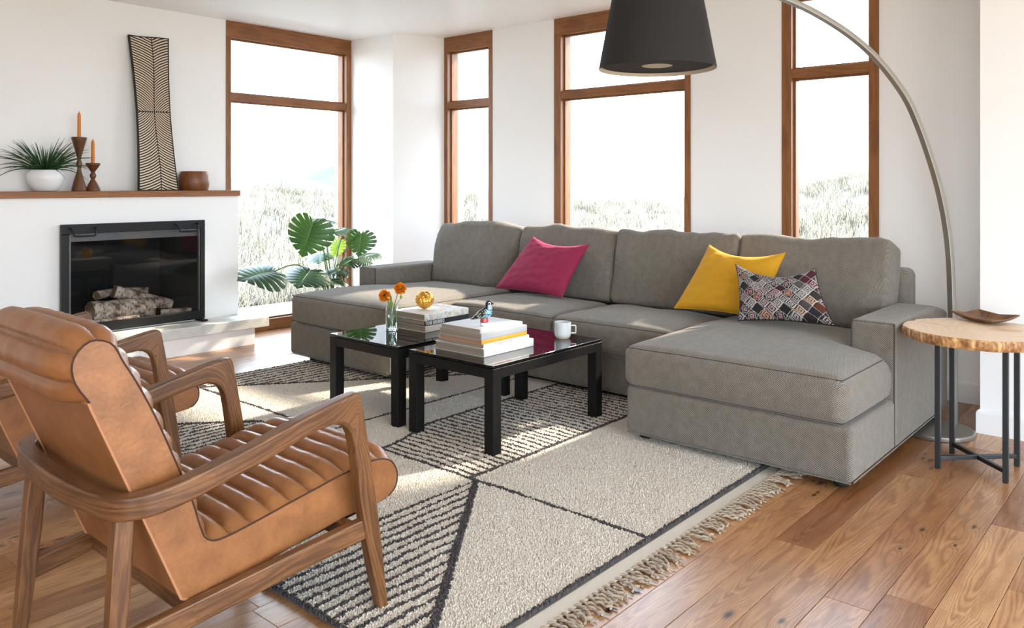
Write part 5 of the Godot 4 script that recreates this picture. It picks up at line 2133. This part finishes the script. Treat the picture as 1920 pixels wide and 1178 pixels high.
# ---------------------------------------------------------------- things on the mantel
func build_mantel_items() -> void:
	var y := 1.2032
	# spiky plant in a white pot
	var o := thing("potted_plant", "spiky grass-like green plant in a round white pot on the mantel", "plant", Vector3(-5.992, y, -2.035))
	var b := Builder.new()
	b.lathe(Vector3.ZERO, PackedVector2Array([Vector2(0, 0.0003), Vector2(0.062, 0.0003), Vector2(0.075, 0.006), Vector2(0.098, 0.035), Vector2(0.112, 0.075), Vector2(0.114, 0.105), Vector2(0.106, 0.135), Vector2(0.094, 0.146), Vector2(0.090, 0.146), Vector2(0.088, 0.140), Vector2(0.088, 0.125), Vector2(0, 0.125)]), 48)
	part(b, "pot", M.white_glaze, o)
	b = Builder.new()
	b.lathe(Vector3(0, 0.1252, 0), PackedVector2Array([Vector2(0.087, 0), Vector2(0.05, 0.006), Vector2(0, 0.008)]), 24)
	part(b, "soil", M.soil, o)
	b = Builder.new()
	var r := RandomNumberGenerator.new()
	r.seed = 33
	for k in 120:
		var an := r.randf() * TAU
		var up := pow(r.randf(), 0.8)
		var len := r.randf_range(0.25, 0.38) * lerpf(1.0, 0.92, up)
		var d := Vector3(cos(an), 0, sin(an))
		d.x *= 0.20 if d.x < 0.0 else 0.62     # the wall is close behind
		var reach := sqrt(1.0 - up * up * 0.9) * len
		var rise := lerpf(0.42, 0.98, up) * len
		var droop := (1.0 - up) * r.randf_range(0.25, 0.66) * len
		var pts := PackedVector3Array()
		var rad := PackedFloat32Array()
		for s in 9:
			var t := s / 8.0
			pts.append(Vector3(d.x * 0.02, 0.128, d.z * 0.02) + d * reach * t + Vector3.UP * (rise * t * (1.0 - 0.25 * t) - droop * t * t))
			rad.append(0.0040 * (1.0 - 0.86 * t * t))
		b.tube(pts, rad, 4, false)
	var fol := part(b, "foliage", M.spike_leaf, o)
	fol.set_meta("kind", "stuff")

	# turned candle holders, each with its own candle
	var holders := [
		[Vector3(-5.99, y, -2.252), [[0.047, 0.0003], [0.049, 0.006], [0.046, 0.022], [0.030, 0.085], [0.016, 0.135], [0.0125, 0.160], [0.017, 0.178], [0.0185, 0.192], [0.0155, 0.208], [0.0120, 0.222], [0.0145, 0.238], [0.022, 0.268], [0.037, 0.325], [0.0475, 0.362], [0.049, 0.374], [0.047, 0.378]], "tall turned walnut candle holder with hourglass waist on the mantel", 0.188, "tall orange taper candle in the taller wooden holder"],
		[Vector3(-5.985, y, -2.342), [[0.046, 0.0003], [0.0475, 0.005], [0.045, 0.018], [0.028, 0.055], [0.014, 0.080], [0.0125, 0.086], [0.019, 0.098], [0.021, 0.108], [0.019, 0.119], [0.0125, 0.130], [0.0145, 0.138], [0.034, 0.168], [0.045, 0.184], [0.047, 0.194], [0.045, 0.198]], "short turned walnut candle holder beside the tall one on the mantel", 0.178, "orange taper candle in the shorter wooden holder"]]
	for h in holders:
		var at: Vector3 = h[0]
		var n := thing("candle_holder", h[2], "candle holder", at)
		var pr := PackedVector2Array([Vector2(0, 0.0003)])
		for q in h[1]: pr.append(Vector2(q[0], q[1]))
		var top: float = h[1][h[1].size() - 1][1]
		pr.append(Vector2(0.013, top))
		pr.append(Vector2(0.0128, top - 0.012))
		pr.append(Vector2(0, top - 0.012))
		b = Builder.new()
		b.lathe(Vector3.ZERO, curve_profile(pr), 40)
		part(b, "turned_body", M.turned_walnut, n)
		var c := thing("candle", h[4], "candle", at + Vector3(0, top - 0.0118, 0))
		b = Builder.new()
		var len: float = h[3]
		b.lathe(Vector3.ZERO, PackedVector2Array([Vector2(0, 0), Vector2(0.0120, 0), Vector2(0.0124, 0.01), Vector2(0.0112, len - 0.03), Vector2(0.0098, len - 0.016), Vector2(0.006, len - 0.004), Vector2(0, len)]), 20)
		part(b, "wax_body", M.wax, c)
		b = Builder.new()
		b.tube(PackedVector3Array([Vector3(0, len - 0.003, 0), Vector3(0.0006, len + 0.004, 0), Vector3(0.002, len + 0.008, 0.001)]), 0.0011, 5)
		part(b, "wick", M.wick, c)

	# carved board leaning on the wall: waisted, slightly hollow across
	o = thing("carved_board", "tall black and cream rib-carved wooden board leaning on the wall, standing on the mantel", "wall art", Vector3(-5.96, y, -2.79))
	var face := func(u: float, w: float, depth: float) -> Vector3:
		# u along -Z (to the right in the room), w upwards
		var half := lerpf(0.127, 0.152, pow(absf(2.0 * w - 1.0), 1.7))
		var mid_z := lerpf(-0.010, 0.014, w)
		var s := (u - 0.5) * 2.0
		var tall := 1.165
		var hollow := 0.016 * s * s
		return Vector3(lerpf(0.0, -0.112, w) + hollow * 0.8 - depth, 0.0005 + w * tall + 0.006 * sin(s * 2.0) * w, mid_z - s * half)
	b = Builder.new()
	b.grid(16, 40, func(u: float, w: float) -> Vector3: return face.call(u, w, 0.0))
	for i in b.uv.size(): b.uv[i] = Vector2(b.uv[i].x, 1.0 - b.uv[i].y)
	part(b, "carved_face", M.carved_board, o)
	b = Builder.new()
	b.grid(16, 40, func(u: float, w: float) -> Vector3: return face.call(u, w, 0.024), false, false, 1, 1, true)
	b.grid(40, 2, func(u: float, w: float) -> Vector3: return face.call(0.0, u, 0.024 * w))
	b.grid(40, 2, func(u: float, w: float) -> Vector3: return face.call(1.0, u, 0.024 * w), false, false, 1, 1, true)
	b.grid(16, 2, func(u: float, w: float) -> Vector3: return face.call(u, 1.0, 0.024 * w))
	b.grid(16, 2, func(u: float, w: float) -> Vector3: return face.call(u, 0.0, 0.024 * w), false, false, 1, 1, true)
	part(b, "board_back", M.board_black, o)

	# barrel-shaped wooden bowl
	o = thing("wooden_bowl", "round reddish wooden bowl with rounded sides at the right end of the mantel", "bowl", Vector3(-5.993, y, -3.098))
	b = Builder.new()
	b.lathe(Vector3.ZERO, PackedVector2Array([Vector2(0, 0.0003), Vector2(0.098, 0.0003), Vector2(0.102, 0.004), Vector2(0.111, 0.04), Vector2(0.1135, 0.075), Vector2(0.109, 0.115), Vector2(0.099, 0.146), Vector2(0.096, 0.149), Vector2(0.089, 0.149), Vector2(0.086, 0.144), Vector2(0.095, 0.10), Vector2(0.098, 0.05), Vector2(0.085, 0.014), Vector2(0, 0.012)]), 56)
	part(b, "bowl_body", M.bowl_wood, o)


static func curve_profile(p: PackedVector2Array) -> PackedVector2Array:
	var mid := p.slice(1, p.size() - 3)
	var out := PackedVector2Array([p[0]])
	out.append_array(curve2(mid, 4))
	out.append_array(p.slice(p.size() - 3))
	return out


# ---------------------------------------------------------------- monstera behind the chaise
func build_monstera() -> void:
	var at := Vector3(-5.42, 0, -3.98)
	var o := thing("monstera_plant", "large green swiss cheese plant with split leaves beside the window, behind the left chaise", "plant", at)
	var b := Builder.new()
	b.lathe(Vector3.ZERO, PackedVector2Array([Vector2(0, 0.001), Vector2(0.11, 0.001), Vector2(0.115, 0.006), Vector2(0.145, 0.27), Vector2(0.148, 0.285), Vector2(0.138, 0.285), Vector2(0.134, 0.262), Vector2(0, 0.262)]), 40)
	part(b, "pot", M.terracotta, o)
	b = Builder.new()
	b.lathe(Vector3(0, 0.2622, 0), PackedVector2Array([Vector2(0.133, 0), Vector2(0.07, 0.006), Vector2(0, 0.008)]), 24)
	part(b, "soil", M.soil, o)
	# base, tip, half width over length, how squarely it faces the room, colour
	var leaves := [
		[Vector3(-5.4, 0.953, -3.781), Vector3(-5.445, 0.672, -3.700), 0.66, 0.95, "leaf_green"],
		[Vector3(-5.22, 0.851, -4.118), Vector3(-5.212, 0.665, -4.085), 0.68, 0.95, "leaf_green"],
		[Vector3(-5.4, 0.587, -3.425), Vector3(-5.36, 0.572, -3.105), 0.60, 0.5, "leaf_dark"],
		[Vector3(-5.35, 0.575, -3.722), Vector3(-5.25, 0.476, -3.530), 0.80, 0.65, "leaf_dark"],
		[Vector3(-5.45, 0.684, -3.883), Vector3(-5.3, 0.642, -3.761), 0.55, 0.5, "leaf_green"],
		[Vector3(-5.62, 0.767, -4.205), Vector3(-5.643, 0.624, -4.145), 0.42, 0.9, "leaf_lime"],
		[Vector3(-5.5, 0.878, -4.176), Vector3(-5.45, 0.856, -3.898), 0.45, 0.2, "leaf_dark"],
		[Vector3(-5.5, 0.967, -3.919), Vector3(-5.6, 0.943, -4.157), 0.40, 0.25, "leaf_dark"],
		[Vector3(-5.3, 0.639, -4.11), Vector3(-5.28, 0.604, -3.956), 0.55, 0.5, "leaf_dark"],
		[Vector3(-5.28, 0.655, -4.204), Vector3(-5.35, 0.682, -4.425), 0.45, 0.4, "leaf_dark"],
		[Vector3(-5.22, 0.64, -4.101), Vector3(-5.15, 0.607, -4.198), 0.6, 0.45, "leaf_dark"],
		[Vector3(-5.38, 0.555, -4.047), Vector3(-5.32, 0.541, -3.856), 0.55, 0.4, "leaf_dark"],
		[Vector3(-5.35, 0.502, -3.792), Vector3(-5.25, 0.455, -3.701), 0.8, 0.6, "leaf_green"],
		[Vector3(-5.3, 0.476, -3.982), Vector3(-5.25, 0.488, -3.801), 0.5, 0.5, "leaf_dark"]]
	for k in leaves.size():
		var l: Array = leaves[k]
		var base: Vector3 = l[0] - at
		var tip: Vector3 = l[1] - at
		monstera_leaf(o, base, tip, l[2], l[3], M[l[4]], k)
		b = Builder.new()
		var an := k * 2.4
		var root := Vector3(cos(an) * 0.035, 0.265, sin(an) * 0.035)
		var midp := root.lerp(base, 0.55) + Vector3(0, 0.10 + 0.03 * (k % 3), 0)
		b.tube(curve(PackedVector3Array([root, midp, base]), 8), 0.0052, 7)
		part(b, "stem", M.stem_green, o)


func monstera_leaf(root: Node3D, base: Vector3, tip: Vector3, wide: float, facing: float, material: Material, sd: int) -> void:
	var r := RandomNumberGenerator.new()
	r.seed = 60 + sd
	var axis := tip - base
	var len := axis.length()
	axis /= len
	var look := Vector3(0.657, 0.12, 0.754)     # towards the middle of the room
	var nn := (look * facing + Vector3.UP * (1.0 - facing)).normalized()
	nn = (nn - axis * nn.dot(axis)).normalized()
	var side := axis.cross(nn).normalized()
	var half := curve2(PackedVector2Array([Vector2(0.02, 0), Vector2(-0.10, 0.07), Vector2(-0.17, 0.20), Vector2(-0.12, 0.37), Vector2(0.03, 0.50), Vector2(0.24, 0.56), Vector2(0.46, 0.52), Vector2(0.66, 0.39), Vector2(0.83, 0.21), Vector2(0.94, 0.07), Vector2(1.0, 0)]), 8)
	var margin := func(f: float) -> Vector2:      # the heart-shaped outline, from the notch at the stalk (0) to the tip (1)
		var i := clampf(f, 0, 1) * (half.size() - 1)
		var k := mini(int(i), half.size() - 2)
		return half[k].lerp(half[k + 1], i - k)
	var b := Builder.new()
	var cuts := [0.0, 0.17, 0.28, 0.375, 0.465, 0.555, 0.645, 0.735, 0.83, 1.0]
	for sg in [1.0, -1.0]:
		for k in cuts.size() - 1:
			var f0: float = cuts[k]
			var f1: float = cuts[k + 1]
			var from := r.randf_range(0.38, 0.55)          # how near the midrib the slit reaches
			var gap := r.randf_range(0.16, 0.25)
			b.grid(7, 9, func(u: float, w: float) -> Vector3:
				# only the sides that border a slit draw back, and their ends are rounded
				var open := gap * smoothstep(from, from + 0.28, w) + 0.16 * smoothstep(0.88, 1.0, w)
				var lo := f0 + (f1 - f0) * (0.5 * open if k > 0 else 0.0)
				var hi := f1 - (f1 - f0) * (0.5 * open if k < cuts.size() - 2 else 0.0)
				var f := lerpf(lo, hi, u)
				var m: Vector2 = margin.call(f)
				var rib := Vector2(0.88 * pow(lerpf(f0, f1, u), 1.25), 0.0)
				var q := rib.lerp(m, w)
				q.x += 0.05 * w * (1.0 - w)            # the veins sweep towards the tip
				q.y *= wide / 0.56
				var x := q.y * len
				var lift := 0.16 * x - 0.42 * x * x / (wide * len) - 0.10 * len * q.x * q.x + 0.010 * len * sin(w * PI) * sin((f - f0) / (f1 - f0) * PI)
				return base + axis * len * q.x + side * sg * x + nn * lift, false, false, 1, 1, sg > 0.0)
	var leaf := part(b, "leaf", material, root)
	b = Builder.new()
	var rib := PackedVector3Array()
	for i in 9:
		var t := i / 8.0
		rib.append(base + axis * len * t + nn * (0.0012 - 0.12 * len * t * t))
	b.tube(rib, PackedFloat32Array([0.0028, 0.0026, 0.0024, 0.0021, 0.0018, 0.0015, 0.0012, 0.001, 0.0006]), 6)
	var m := MeshInstance3D.new()
	m.name = "midrib"
	m.mesh = b.commit(M.leaf_rib, Vector3.ZERO)
	leaf.add_child(m)
